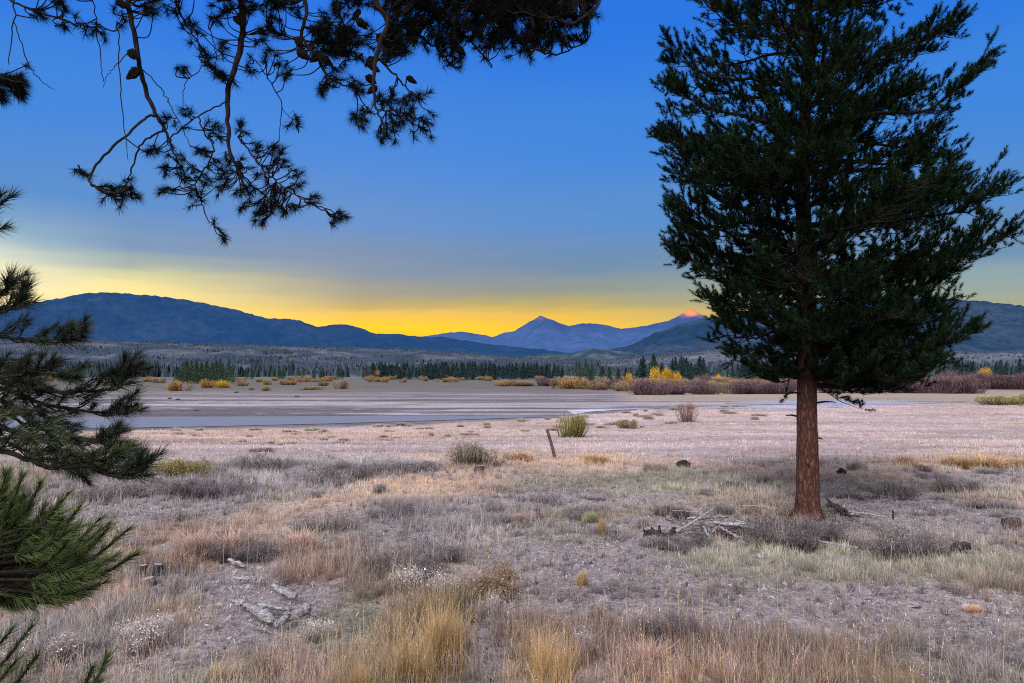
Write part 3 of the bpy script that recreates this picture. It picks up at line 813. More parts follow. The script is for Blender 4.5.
# small dark herbs, litter and frosted clods
def litter():
    mb = MB(); n = 52000
    x, y = scatter(4.2, 17, n)
    W = weights(x, y); kp = rng.uniform(0, 1, n) < .25 + W[:, TN.index('bare')]
    x, y = x[kp], y[kp]; n = len(x)
    B = np.stack([x, y, H(x, y) + .004], 1)
    L = rng.uniform(.015, .09, n); a = rng.uniform(0, 6.28, n); d = np.stack([np.cos(a) * L, np.sin(a) * L, rng.uniform(-.05, .55, n) * L], 1)
    s = np.stack([-np.sin(a), np.cos(a), 0 * a], 1) * rng.uniform(.0012, .004, (n, 1)); m = B + d * .5 + np.stack([0 * a, 0 * a, L * .2], 1)
    pal = np.array([[.5, .47, .52], [.34, .29, .29], [.12, .095, .1], [.6, .56, .6], [.09, .075, .08]])
    c = pal[rng.integers(0, 5, n)] * rng.uniform(.7, 1.2, (n, 1))
    V = np.stack([B - s, B + s, m + s, m - s, B + d], 1).reshape(-1, 3); kk = np.arange(n)[:, None] * 5
    mb.add(V, kk + np.array([[3, 2, 4]]), kk + np.array([[0, 1, 2, 3]]), np.repeat(c, 5, 0))
    o = link('plant_litter', mb.mesh('plant_litter', M_grass)); tag(o, 'frosted twigs and plant litter strewn on bare soil', 'litter', kind='stuff')
    mb = MB(); n = 16000
    x, y = scatter(4.2, 14, n); W = weights(x, y); kp = rng.uniform(0, 1, n) < W[:, TN.index('bare')] + .06; x, y = x[kp], y[kp]; n = len(x)
    B = np.stack([x, y, H(x, y)], 1); sz = rng.gamma(2.0, .007, n)[:, None].clip(.005, .05)
    off = np.array([[1, 0, 0], [0, 1, 0], [-1, 0, 0], [0, -1, 0], [0, 0, .8]])
    V = (B[:, None] + off[None] * sz[:, None] * rng.uniform(.6, 1.4, (n, 5, 1)) + rng.normal(0, .25, (n, 5, 3)) * sz[:, None])
    T = np.array([[0, 1, 4], [1, 2, 4], [2, 3, 4], [3, 0, 4]])
    pal = np.array([[.3, .26, .3], [.17, .14, .16], [.42, .39, .45]]); c = pal[rng.integers(0, 3, n)] * rng.uniform(.7, 1.2, (n, 1))
    mb.add(V.reshape(-1, 3), (np.arange(n)[:, None, None] * 5 + T[None]).reshape(-1, 3), None, np.repeat(c, 5, 0))
    o = link('soil_clods', mb.mesh('soil_clods', M_grass)); tag(o, 'frosted clods of earth on the bare foreground soil', 'clods', kind='stuff')
    # low grey herbs: many little sprays
    mb = MB(); n = 15000
    x, y = scatter(4.2, 19, n); W = weights(x, y); dn = ss(.45, .62, fbm(x / .8, y / .8, 15, 3))
    kp = rng.uniform(0, 1, n) < (W[:, TN.index('grey')] + .35 * W[:, TN.index('bare')] + .3 * W[:, TN.index('green')]) * (.15 + dn); x, y = x[kp], y[kp]; n = len(x)
    B = np.stack([x, y, H(x, y)], 1); m = 16; k = np.repeat(np.arange(n), m); hh = rng.uniform(.04, .16, n)
    b = B[k] + rng.normal(0, .022, (n * m, 3)) * np.array([1, 1, 0])
    tone = rng.uniform(0, 1, (n, 1)); ct = (np.array([.16, .15, .16]) * (1 - tone) + np.array([.5, .47, .52]) * tone)
    blades(mb, b, hh[k] * rng.uniform(.5, 1.2, n * m), np.full(n * m, .006) * (.5 + b[:, 1] / 12), np.abs(rng.normal(.5, .3, n * m)), ct[k] * .55, 1, ct[k] * rng.uniform(.7, 1.3, (n * m, 1)))
    o = link('ground_cover', mb.mesh('ground_cover', M_grass)); tag(o, 'low grey frosted herbs between the grass tufts', 'ground cover', kind='stuff')
litter()

# bunches that stand out singly
def clump_mesh(seed, lo, hi, n=900, w=.012, spread=.32):
    r = np.random.default_rng(seed); mb = MB()
    k9 = 6; ca = r.uniform(0, 6.28, k9); cq = r.uniform(.0, 1, k9) * spread; kk = r.integers(0, k9, n); a = ca[kk]; q = cq[kk]
    B = np.stack([np.cos(a) * q, np.sin(a) * q, 0 * a - .01], 1) + r.normal(0, .06, (n, 3)) * np.array([1, 1, 0])
    h = r.uniform(.3, 1.0, n) * r.uniform(.7, 1, k9)[kk] * (1 - .5 * q / spread * r.uniform(0, 1, n))
    lo = np.asarray(lo) * r.uniform(.7, 1.2, (n, 1)); hi = np.asarray(hi) * r.uniform(.7, 1.25, (n, 1))
    blades(mb, B, h, np.full(n, w), np.abs(r.normal(.32, .22, n)), lo, 2, hi, r)
    return mb.mesh('grass_clump', M_grass)
CL = {'gold': clump_mesh(1, (.30, .19, .09), (.62, .46, .27)), 'goldtall': clump_mesh(6, (.24, .15, .06), (.62, .46, .24), 1300, .007, .4), 'orange': clump_mesh(2, (.36, .22, .14), (.62, .44, .31)),
      'tan': clump_mesh(8, (.26, .2, .16), (.5, .41, .35)), 'green': clump_mesh(3, (.2, .2, .13), (.46, .43, .3)), 'pale': clump_mesh(4, (.27, .25, .2), (.52, .49, .42)), 'pink': clump_mesh(5, (.27, .18, .15), (.6, .45, .39))}
for kind, u, v, w, h, lb in [
    ('orange', 904, 467, 32, 16, 'small rounded orange grass clump on the meadow right of the pine trunk'),
    ('gold', 955, 467, 44, 14, 'golden grass clump at the left of the wide golden patch'),
    ('gold', 985, 468, 52, 17, 'golden grass clump in the middle of the wide golden patch'),
    ('orange', 1014, 468, 44, 14, 'golden grass clump at the right end of the golden patch'),
    ('pale', 857, 470, 22, 14, 'thin pale grass clump between trunk and orange clump'),
    ('pale', 823, 467, 16, 12, 'thin tan grass clump just right of the pine trunk'),
    ('pale', 657, 472, 30, 15, 'pale grass clump left of the dark root lump on the meadow'),
    ('gold', 602, 536, 11, 24, 'narrow upright golden grass tuft on bare ground'),
    ('green', 589, 522, 26, 14, 'low olive grass tuft beside the narrow golden tuft'),
    ('gold', 583, 585, 16, 17, 'small golden grass tuft alone on the frosty soil'),
    ('orange', 522, 462, 46, 14, 'orange grass clump left of the leaning post'),
    ('gold', 595, 463, 34, 12, 'tan gold grass clump right of the leaning post'),
    ('orange', 974, 612, 26, 9, 'low orange tuft on the bare soil at the right'),
    ('green', 220, 683, 46, 24, 'yellow green grass tuft at the bottom left of the frame'),
    ('goldtall', 436, 668, 60, 78, 'tallest golden grass clump at the bottom centre'),
    ('goldtall', 404, 696, 70, 70, 'wide golden grass clump at the bottom edge left of the tallest one'),
    ('goldtall', 360, 712, 50, 56, 'golden grass clump at the bottom edge, leftmost of the golden ones'),
    ('goldtall', 545, 692, 50, 78, 'golden grass clump at the bottom edge right of the bare gap'),
    ('pink', 195, 560, 60, 34, 'pinkish grass clump left of the weathered driftwood'),
    ('pink', 230, 556, 50, 30, 'pinkish grass clump just above the driftwood'),
    ('pink', 650, 672, 60, 36, 'pinkish brown grass clump right of the golden ones'),
    ('pink', 300, 552, 56, 26, 'brown pink grass clump in front of the grey sage'),
    ('orange', 520, 523, 22, 12, 'small orange pink tuft beside the bare sapling'),
]:
    p = G(u, v); s = p[1] / F; o = link('grass_clump', CL[kind], None, p)
    wf = .85 if kind != 'goldtall' else .85
    o.scale = (w * s * 1.15, w * s * 1.15, h * s * 1.1); o.rotation_euler = (0, 0, rr.uniform(0, 6)); tag(o, lb, 'grass clump', 'single grass clumps')

for i in range(70):
    u = rr.uniform(170, 760); v = float(np.interp(u, [p[0] for p in _sh], [p[1] for p in _sh])) + 1.0 + rr.random() ** 2 * 16
    p = G(u, v); s = p[1] / F; o = link('grass_clump', CL[rr.choice(['pale', 'pale', 'tan'])], None, p)
    o.scale = (rr.uniform(8, 26) * s, rr.uniform(8, 20) * s, rr.uniform(2.5, 6) * s); o.rotation_euler = (0, 0, rr.uniform(0, 6))
    tag(o, 'small tawny tussock along the pale shore of the meadow', 'grass tussock', 'tussocks along the meadow shore')
# shrubs near
for j, (st, u, v, w, h, lb) in enumerate([
    ('rabbit', 470, 466, 62, 27, 'dark rounded rabbitbrush with pale tops beside the small stump'),
    ('olive', 570, 437, 36, 26, 'yellowish willow bush on the meadow behind the leaning post'),
    ('olive', 628, 428, 18, 12, 'small pale green bush at the shore right of the yellowish willow'),
    ('bare', 688, 422, 26, 24, 'reddish bare bush at the edge of the mud'),
    ('sagedark', 790, 546, 76, 34, 'dark sagebrush at the foot of the pine trunk'),
    ('sagedark', 822, 540, 44, 26, 'sagebrush just right of the pine trunk base'),
    ('sage', 893, 554, 64, 38, 'grey sagebrush right of the pine trunk'),
    ('sagedark', 925, 556, 50, 30, 'dark sagebrush beside the short dark log'),
    ('sage', 860, 548, 40, 20, 'low grey sagebrush between the two dark ones'),
    ('olive', 190, 478, 60, 22, 'yellow green rabbitbrush left of the grey sage field'),
    ('sagedark', 400, 575, 70, 30, 'dark sagebrush behind the frosted seedheads'),
    ('frost', 425, 596, 60, 32, 'rabbitbrush with white fluffy seedheads above the gold grass'),
    ('tan', 497, 596, 66, 34, 'brown olive bushy shrub in the middle foreground'),
    ('frost', 492, 618, 34, 28, 'small shrub with white seedheads right of the gold grass'),
    ('frost', 585, 648, 34, 26, 'frosted seedhead plant among the pinkish grass'),
    ('frost', 598, 618, 20, 26, 'thin frosted seedhead plant on bare soil'),
    ('frost', 150, 650, 54, 36, 'white headed dry plant at the lower left'),
    ('frost', 30, 668, 70, 36, 'white headed dry plant below the green pine bough'),
    ('frost', 320, 640, 34, 26, 'white headed dry plant right of the driftwood'),
    ('sage', 255, 470, 60, 18, 'grey sagebrush right of the yellow green rabbitbrush'),
    ('sagedark', 210, 495, 70, 22, 'dark grey sagebrush in front of the yellow green rabbitbrush'),
    ('sage', 320, 480, 60, 18, 'grey sagebrush in the middle of the left sage field'),
    ('sagedark', 348, 478, 60, 20, 'dark upright sagebrush in the left sage field'),
    ('sage', 395, 474, 60, 16, 'grey sagebrush left of the dark rabbitbrush'),
    ('sagedark', 418, 472, 40, 13, 'dark low sagebrush touching the dark rabbitbrush'),
    ('sagedark', 240, 558, 50, 26, 'dark grey sagebrush behind the pinkish grass'),
    ('sage', 160, 490, 60, 20, 'pale sagebrush by the tip of the lowest pine bough'),
    ('sage', 110, 500, 60, 20, 'pale sagebrush between the pine boughs'),
    ('sagedark', 885, 496, 52, 16, 'dark sage patch right of the trunk'),
    ('sage', 850, 497, 44, 14, 'grey sage patch touching the trunk at the right'),
    ('sagedark', 960, 492, 40, 15, 'dark sage patch left of the right hand stump'),
    ('sage', 1005, 494, 40, 10, 'low grey sage at the right edge above the stump'),
    ('sage', 640, 527, 24, 12, 'small grey herb left of the fallen branches'),
    ('sagedark', 657, 638, 54, 26, 'dark brown weeds behind the pinkish grass'),
    ('sagedark', 685, 640, 30, 34, 'upright dark brown weed among the pinkish grass'),
    ('sage', 330, 530, 60, 22, 'grey sagebrush left of the dark central sagebrush'),
    ('sagedark', 440, 560, 50, 16, 'low dark sagebrush left of the olive shrub'),
    ('sage', 620, 592, 50, 14, 'low grey herb on the bare centre soil'),
    ('sprig', 544, 522, 22, 26, 'small bare dark sapling on the frosty ground'),
    ('sagedark', 262, 452, 24, 5, 'small dark hummock at the shore of the meadow'),
]): bush(st, u, v, w, h, lb, 'shrubs of the near meadow', 'shrub' if st != 'sprig' else 'sapling', 'shrub' if st != 'sprig' else 'sapling', j)
for i in range(60):
    u = rr.uniform(60, 1020); v = rr.uniform(468, 520) if rr.random() < .7 else rr.uniform(520, 600)
    if 770 < u < 850: continue
    if u > 540 and v > 560: continue
    st = rr.choice(['sage', 'sage', 'sagedark'])
    s = (v - 368) / 147
    bush(st, u, v, 34 * s * rr.uniform(.6, 1.3), 11 * s * rr.uniform(.6, 1.3), 'small low grey sage tuft scattered over the frosty meadow', 'small sage tufts scattered over the meadow', 'sage_tuft', 'sage tuft', i)

# ------------------------------------------------------------------ wood on the ground
def wood(name, pts, r, label, mat=M_grey, group=None, sides=9, rough=.22, jit=.008, seed=0, flat=.8, cat='fallen branch', branches=(), lf=.055):
    """pts: (u, v, base v) -> world points standing over the ground at the depth of base v"""
    lift = np.array([0, 0, lf]); P = [at(u, v, G(u, vb)[1]) + lift for u, v, vb in pts]
    o0 = P[0].copy()
    mb = MB(); c = curve([p - o0 for p in P], 7, jit, seed)
    tube(mb, c, r, sides, rough, (.3, .3, .3), seed, True, flat)
    for bp, br in branches:
        Q = [at(u, v, G(u, vb)[1]) + lift - o0 for u, v, vb in bp]
        tube(mb, curve(Q, 6, jit * .6, seed + 3), br, 7, rough, (.3, .3, .3), seed + 2, True)
    o = link(name, mb.mesh(name, mat, True), None, o0); tag(o, label, cat, group); return o

g = 'fallen branches left of the pine'
W_ = [
    ('fallen_branch', [(676, 536, 540), (697, 523, 536), (717, 510, 530)], [.022, .02, .014], 'pale branch slanting up to the right out of the pile'),
    ('fallen_branch', [(701, 523, 534), (701, 508, 534)], [.022, .012], 'short pale stub standing upright in the branch pile'),
    ('fallen_branch', [(687, 522, 530), (706, 521, 530), (727, 520, 529)], [.02, .034, .022], 'thick dark topped branch across the top of the pile'),
    ('fallen_log', [(713, 526, 534), (733, 528, 535), (754, 531, 537)], [.03, .042, .05], 'thickest pale log of the pile ending at the sagebrush'),
    ('fallen_branch', [(720, 531, 537), (731, 537, 541), (744, 543, 545)], [.018, .022, .024], 'pale branch sloping down to the right below the log'),
    ('fallen_branch', [(672, 514, 519), (690, 514.5, 519), (703, 515, 520)], [.008, .01, .009], 'thin straight branch behind the pile at its left'),
    ('fallen_branch', [(678, 536, 538), (692, 536.5, 538), (707, 537, 539)], [.018, .017, .012], 'pale low branch beside the charred root'),
    ('fallen_branch', [(704, 530, 538), (708, 539, 541)], [.016, .014], 'small pale peg leaning below the crossing branches'),
    ('fallen_branch', [(712, 536, 538), (722, 527, 534), (740, 515, 530)], [.01, .009, .006], 'thin curved dark twig over the branch pile'),
    ('fallen_branch', [(742, 509, 512), (760, 510, 513), (778, 512, 514)], [.01, .012, .012], 'thin grey branch lying behind the sagebrush left of the trunk'),
    ('fallen_branch', [(833, 512, 514), (860, 516, 518), (887, 521, 522)], [.022, .02, .012], 'long grey branch lying right of the trunk'),
    ('fallen_branch', [(816, 545, 546), (836, 548, 549), (858, 552, 553)], [.02, .024, .016], 'grey branch lying in front of the sagebrush'),
    ('fallen_branch', [(735, 524, 533), (760, 530, 538)], [.018, .012], 'dark thin branch running into the sagebrush'),
]
for i, (nm, pts, r, lb) in enumerate(W_): wood(nm, pts, r, lb, M_grey, g, seed=i, jit=.006)
wood('charred_root', [(644, 541, 542), (652, 536, 543), (662, 541, 544), (676, 536, 542)], [.02, .035, .04, .02], 'black charred root with prongs left of the branch pile', M_char, None, 8, .4, .012, 31, 1, 'root',
     [([(655, 538, 543), (651, 532, 543)], [.03, .014]), ([(660, 540, 543), (659, 529, 543)], [.03, .01]), ([(669, 540, 543), (675, 531, 543)], [.03, .018]), ([(648, 540, 543), (643, 534, 543)], [.024, .012])])
wood('charred_root', [(826, 508, 514), (832, 508, 514), (839, 512, 515), (848, 515, 517)], [.02, .04, .045, .02], 'dark gnarled root just right of the pine trunk', M_char, None, 8, .4, .012, 32, 1, 'root',
     [([(831, 506, 514), (826, 501, 514)], [.025, .01]), ([(838, 513, 516), (848, 518, 519), (860, 520, 521)], [.03, .025, .015])])
wood('short_log', [(951, 553, 553), (958, 551, 553), (968, 551, 553)], [.03, .05, .045], 'short dark log end right of the sagebrush', M_char, None, 8, .3, .008, 33, 1, 'log')
wood('root_lump', [(677, 467, 468), (683, 465.5, 468), (690, 467, 468)], [.05, .09, .05], 'dark lump of root alone on the pale meadow', M_char, None, 8, .35, .01, 34, 1, 'root')
wood('root_lump', [(838, 476, 477), (841, 473, 477), (846, 476, 477)], [.03, .06, .03], 'small dark lump behind the trunk on the meadow', M_char, None, 8, .35, .01, 35, 1, 'root')
wood('leaning_post', [(554.5, 459, 459), (551, 445, 459), (546.5, 431, 459)], [.045, .043, .04], 'grey wooden post leaning left on the meadow', M_stump, None, 8, .12, .003, 36, 1, 'post')
wood('marker_stake', [(893, 523, 523), (893, 514, 523)], [.016, .014], 'short dark stake upright right of the long grey branch', M_char, None, 6, .1, .001, 37, 1, 'stake')
# foreground driftwood
gd = 'weathered driftwood in the left foreground'
D_ = [
    ([(233, 607, 611), (240, 608, 612), (247, 611, 616)], [0.029, 0.042, 0.033], 'small pale driftwood knob at the left end of the pile'),
    ([(246, 611, 617), (256, 616, 621), (264, 621, 626), (272, 628, 632)], [0.033, 0.052, 0.056, 0.029], 'largest pale curved driftwood log in the left foreground'),
    ([(276, 632, 634), (288, 624, 630), (300, 620, 627), (309, 615, 624)], [0.029, 0.042, 0.042, 0.029], 'pale driftwood piece rising to the right'),
    ([(300, 618, 622), (307, 613, 621), (308, 622, 626)], [0.029, 0.038, 0.029], 'upright broken end at the right of the driftwood'),
    ([(272, 591, 594), (283, 597, 601), (295, 602, 607)], [0.018, 0.038, 0.033], 'pale driftwood piece at the top right of the pile'),
    ([(258, 610, 615), (275, 614, 618), (290, 617, 621)], [0.018, 0.026, 0.018], 'thin split driftwood stick between the two big pieces'),
    ([(228, 565, 567), (237, 568, 570), (244, 572, 574)], [0.017, 0.029, 0.013], 'pale split wood lying furthest up the slope'),
    ([(232, 584, 586), (244, 583, 585), (256, 585, 587)], [0.017, 0.029, 0.016], 'flat pale driftwood sliver behind the pile'),
    ([(242, 628, 631), (258, 634, 636), (274, 639, 640)], [0.009, 0.012, 0.009], 'thin stick lying in front of the driftwood'),
]
for i, (pts, r, lb) in enumerate(D_): wood('driftwood', pts, r, lb, M_grey, gd, 10, .2, .007, 50 + i, .9, 'driftwood', lf=.06)
wood('dead_stalk', [(388, 588, 600), (394, 570, 600), (399, 556, 600)], [.006, .005, .003], 'thin pale dead stalk leaning right by the seedheads', M_cut, None, 5, .1, .004, 61, 1, 'stalk')

def stump(u, v, wpx, hpx, label, tilt=0.0, seed=0, mat=M_stump):
    p = G(u, v); s = p[1] / F; r = wpx * s / 2; h = hpx * s
    root = bpy.data.objects.new('tree_stump', None); C.objects.link(root); root.location = tuple(p); root.rotation_euler = (tilt, tilt * .6, seed)
    tag(root, label, 'stump', 'stumps in the meadow')
    mb = MB(); tube(mb, curve([(0, 0, -.03), (0, 0, h * .5), (0, 0, h)], 5, .002, seed), [r * 1.15, r, r * .97], 14, .1, (.3, .3, .3), seed)
    link('bark', mb.mesh('bark', mat, True), root)
    lr = np.random.default_rng(seed); th = np.linspace(0, 6.283, 14, endpoint=False); q = r * .93 * (1 + .07 * lr.uniform(-1, 1, 14))
    V = np.concatenate([np.stack([np.cos(th) * q, np.sin(th) * q, h + .006 + 0 * th], 1), [[0, 0, h + .012]]])
    link('cut_face', mesh_np('cut_face', V, [(i, (i + 1) % 14, 14) for i in range(14)], None, np.full((15, 3), .3), False, M_cut), root)
stump(1011, 528, 18, 8, 'dark sawn stump near the right edge', .12, 1)
stump(479, 475, 10, 9, 'small stump at the foot of the dark rabbitbrush', .05, 2)
stump(143, 580, 8, 14, 'small charred upright stump left of the pinkish grass', .05, 3, M_char)
stump(146, 585, 18, 6, 'broad low stump in front of the charred upright one', .1, 4)
stump(157, 575, 9, 10, 'small stump right of the charred upright one', -.1, 5, M_char)

def brush_pile():
    p0 = G(728, 536); mb = MB(); r = np.random.default_rng(4)
    for i in range(95):
        c = np.array([r.normal(0, .34), r.normal(0, .2), abs(r.normal(.02, .05))])
        d = nrm(np.array([r.normal(0, 1), r.normal(0, .5), r.normal(0, .28)])) * r.uniform(.12, .4)
        tube(mb, curve([c - d, c + np.array([0, 0, .03]), c + d], 4, .012, i), [.006, .004, .002], 4, .1, (.2, .2, .2), i)
    o = link('brush_pile', mb.mesh('brush_pile', M_stump), None, p0); tag(o, 'tangle of thin dark twigs under the fallen branches', 'brush pile')
brush_pile()

# ------------------------------------------------------------------ the big pine
def pine():
    b = G(808, 517); D = b[1]
    root = bpy.data.objects.new('pine_tree', None); C.objects.link(root); root.location = tuple(b)
    tag(root, 'big dark pine with bare reddish trunk standing on the frosty meadow', 'pine tree')
    def loc(u, v): return at(u, v, D) - b
    # trunk
    cl = [loc(808, 525), loc(808, 500), loc(807.5, 450), loc(807, 400), loc(808, 340), loc(805, 260), loc(803, 180), loc(806, 80), loc(808, 0), loc(808, -70), loc(806, -165)]
    tr = curve(cl, 9, .003, 2)
    hz = tr[:, 2]
    sides = 40; K = len(tr); V = []
    R = np.interp(hz, [-.2, 0, .12, .35, 1.0, 2.0, 3.0, 5.0, 7.8, 11.0], [.29, .25, .21, .188, .17, .155, .15, .12, .07, .015])
    th = np.linspace(0, 6.283, sides, endpoint=False)
    for q in range(K):
        n = fbm(np.cos(th) * 3 + 5, np.sin(th) * 3 + hz[q] * 2.2, 13, 3) - .5
        fl = np.sin(th * 5 + 1) * .16 * math.exp(-max(hz[q], 0) * 6)
        rr_ = R[q] * (1 + .12 * n + fl)
        V.append(tr[q] + np.stack([np.cos(th) * rr_, np.sin(th) * rr_, 0 * th], 1))
    V = np.concatenate(V); kq = np.arange(K - 1)[:, None] * sides; j = np.arange(sides)[None]; j2 = (j + 1) % sides
    Q = np.stack([kq + j, kq + j2, kq + sides + j2, kq + sides + j], -1).reshape(-1, 4)
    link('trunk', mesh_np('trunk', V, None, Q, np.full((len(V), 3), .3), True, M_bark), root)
    sr = random.Random(3)
    for zz_, aa, ll_ in ((1.25, .2, .10), (1.62, 2.6, .16), (1.85, -.7, .28), (2.0, 3.6, .22), (.85, 4.4, .07)):
        mb = MB(); cx_, cy_ = np.interp(zz_, hz, tr[:, 0]), np.interp(zz_, hz, tr[:, 1]); dv = np.array([math.cos(aa), math.sin(aa), .15])
        a_ = np.array([cx_, cy_, zz_]); tube(mb, curve([a_ + dv * .12, a_ + dv * (.18 + ll_ * .5), a_ + dv * (.18 + ll_) + np.array([0, 0, -.03])], 5, .004, 1), [.017, .012, .005], 7, .2, (.1, .1, .1), 1)
        link('dead_stub', mb.mesh('dead_stub', M_limb, True), root)
    zv = lambda v: loc(808, v)[2]
    LV = [(400, 30), (388, 20), (375, 45), (350, 72), (335, 92), (310, 102), (295, 112), (280, 116), (265, 122), (245, 138), (230, 142), (200, 146), (160, 150), (120, 154), (90, 152), (55, 152), (35, 138), (15, 130), (-5, 118), (-40, 108), (-80, 85), (-120, 52), (-165, 8)]
    RV = [(400, 60), (390, 95), (378, 128), (350, 148), (330, 168), (310, 158), (280, 158), (262, 185), (240, 212), (215, 216), (190, 192), (170, 170), (150, 172), (120, 172), (90, 166), (60, 150), (30, 124), (15, 112), (0, 108), (-40, 98), (-80, 76), (-120, 46), (-165, 8)]
    lz = [zv(a) for a, _ in LV]; ll = [x * D / F for _, x in LV]; rl = [x * D / F for _, x in RV]; rz = [zv(a) for a, _ in RV]
    o_ = np.argsort(lz); lz = np.array(lz)[o_]; ll = np.array(ll)[o_]; o_ = np.argsort(rz); rz = np.array(rz)[o_]; rl = np.array(rl)[o_]
    P0 = []; P1 = []
    r = np.random.default_rng(12)
    nl = 98; zmin, zmax = zv(384), zv(-160)
    for i in range(nl):
        f = i / (nl - 1); zt = zmin + .12 + (zmax - zmin - .12) * f ** 1.28 + r.normal(0, .06)
        az = i * 2.39996 + r.normal(0, .25)
        if i % 7 == 3 and i > 10: az = math.pi + r.normal(0, .35)
        if i % 7 == 5 and i > 10: az = r.normal(0, .3)
        if i < 10: az = [0, math.pi, .5, 3.6, -.5, 2.6, 5.0, 1.5, .1, 3.0][i]
        # the extents of the two flanks
        Lf = np.interp(zt, lz, ll); Rt = np.interp(zt, rz, rl)
        cx = math.cos(az); side = Rt if cx > 0 else Lf; av = (Rt + Lf) / 2 * .92
        rad = (side * cx * cx + av * (1 - cx * cx)) * r.uniform(.86, 1.04)
        rise = (.10 + .35 * f) * rad * r.uniform(.6, 1.2)
        za = max(zt - rise, zmin - .15 if i > 3 else zmin - .05)
        a0 = np.array([np.interp(za, hz, tr[:, 0]), np.interp(za, hz, tr[:, 1]), za])
        dr = np.array([math.cos(az), math.sin(az), 0])
        droop = .06 * rad * (1 - f)
        pts = [a0, a0 + dr * rad * .33 + np.array([0, 0, rise * .25 - droop * .3]), a0 + dr * rad * .7 + np.array([0, 0, rise * .5 - droop]), a0 + dr * rad * .97 + np.array([0, 0, rise])]
        pts[1] += r.normal(0, .05, 3); pts[2] += r.normal(0, .07, 3)
        lc = curve(pts, 7, .012, i)
        mb = MB(); rb = .012 + .017 * rad * (1 - f * .3)
        tube(mb, lc, [rb, rb * .7, rb * .4, .006], 7, .1, (.1, .08, .07), i)
        n2 = max(5, int(rad / .072))
        per = np.array([-dr[1], dr[0], 0])
        for s in range(n2):
            t = .05 + .95 * (s + r.uniform(0, .8)) / n2; t = min(t, .99)
            kf = t * (len(lc) - 1); k0 = int(kf); base = lc[k0] * (1 - kf + k0) + lc[min(k0 + 1, len(lc) - 1)] * (kf - k0)
            sg = 1 if s % 2 else -1
            ln = (.2 + .40 * rad * (1 - t) ** .8 * (.35 + .65 * math.sin(min(1, t * 1.5) * 1.57))) * r.uniform(.7, 1.2)
            ang = r.uniform(.5, 1.05)
            d = dr * math.cos(ang) + per * sg * math.sin(ang) + np.array([0, 0, r.normal(.2, .36)])
            e = base + d * ln + np.array([0, 0, .12 * ln]); m = base + d * ln * .5 - np.array([0, 0, .03 * ln])
            tube(mb, np.array([base, m, e]), [.009, .006, .003], 4, 0, (.1, .08, .07), s, False)
            n3 = max(4, int(ln / .055))
            for q in range(n3):
                tq = .25 + .75 * (q + r.uniform(0, .9)) / n3; tq = min(tq, 1)
                pb = base + (e - base) * tq if tq > .5 else base + (m - base) * (tq * 2)
                dd = nrm(d * .6 + r.normal(0, .42, 3) + np.array([0, 0, .8 + .3 * f]))
                P0.append(pb); P1.append(pb + dd * r.uniform(.07, .19))
            P0.append(e); P1.append(e + nrm(d + np.array([0, 0, .7])) * .17)
        for q in range(5):
            dd = nrm(dr + r.normal(0, .45, 3) + np.array([0, 0, .5 + .5 * f])); P0.append(lc[-1 - q % 3]); P1.append(lc[-1 - q % 3] + dd * r.uniform(.15, .28))
        link('limb', mb.mesh('limb', M_limb, True), root)
    for q in range(1300):
        z = r.uniform(zmin + .5, zmax); a = r.uniform(0, 6.28); q_ = r.uniform(.12, .8) * (1 - .5 * (z - zmin) / (zmax - zmin))
        p = np.array([np.interp(z, hz, tr[:, 0]) + math.cos(a) * q_, np.interp(z, hz, tr[:, 1]) + math.sin(a) * q_, z])
        P0.append(p); P1.append(p + nrm(np.array([math.cos(a), math.sin(a), .7]) + r.normal(0, .4, 3)) * r.uniform(.1, .22))
    for q in range(40):
        z = r.uniform(zmax - .6, zmax + .1); P0.append(np.array([tr[-1][0], tr[-1][1], z])); P1.append(P0[-1] + nrm(r.normal(0, .6, 3) + np.array([0, 0, .6])) * .2)
    mb = MB(); P0 = np.array(P0); P1 = np.array(P1)
    gap = fbm(P0[:, 0] / .42 + 40, P0[:, 2] / .26 + P0[:, 1] / .6, 3, 3)
    inner = ss(1.0, .45, np.hypot(P0[:, 0], P0[:, 1]) / (np.interp(P0[:, 2], lz, ll) + .05))
    kp = (gap > .385 + .07 * inner) | ((P0[:, 2] < zv(315)) & (gap > .33))
    kp |= (r.uniform(0, 1, len(P0)) < .12)
    P0, P1 = P0[kp], P1[kp]
    sh = r.uniform(.6, 1.5, (len(P0), 1))
    lt = np.exp(-((P0[:, 0] + 1.0) / 2.2) ** 2)
    for k_ in range(3):
        m = (np.arange(len(P0)) % 3) == k_
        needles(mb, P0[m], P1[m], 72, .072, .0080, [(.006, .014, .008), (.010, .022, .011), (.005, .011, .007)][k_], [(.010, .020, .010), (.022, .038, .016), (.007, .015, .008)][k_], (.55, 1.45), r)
    n = len(P0); c = (P0 + P1) / 2
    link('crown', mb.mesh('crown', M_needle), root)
    print('main pine shoots', n)
pine()

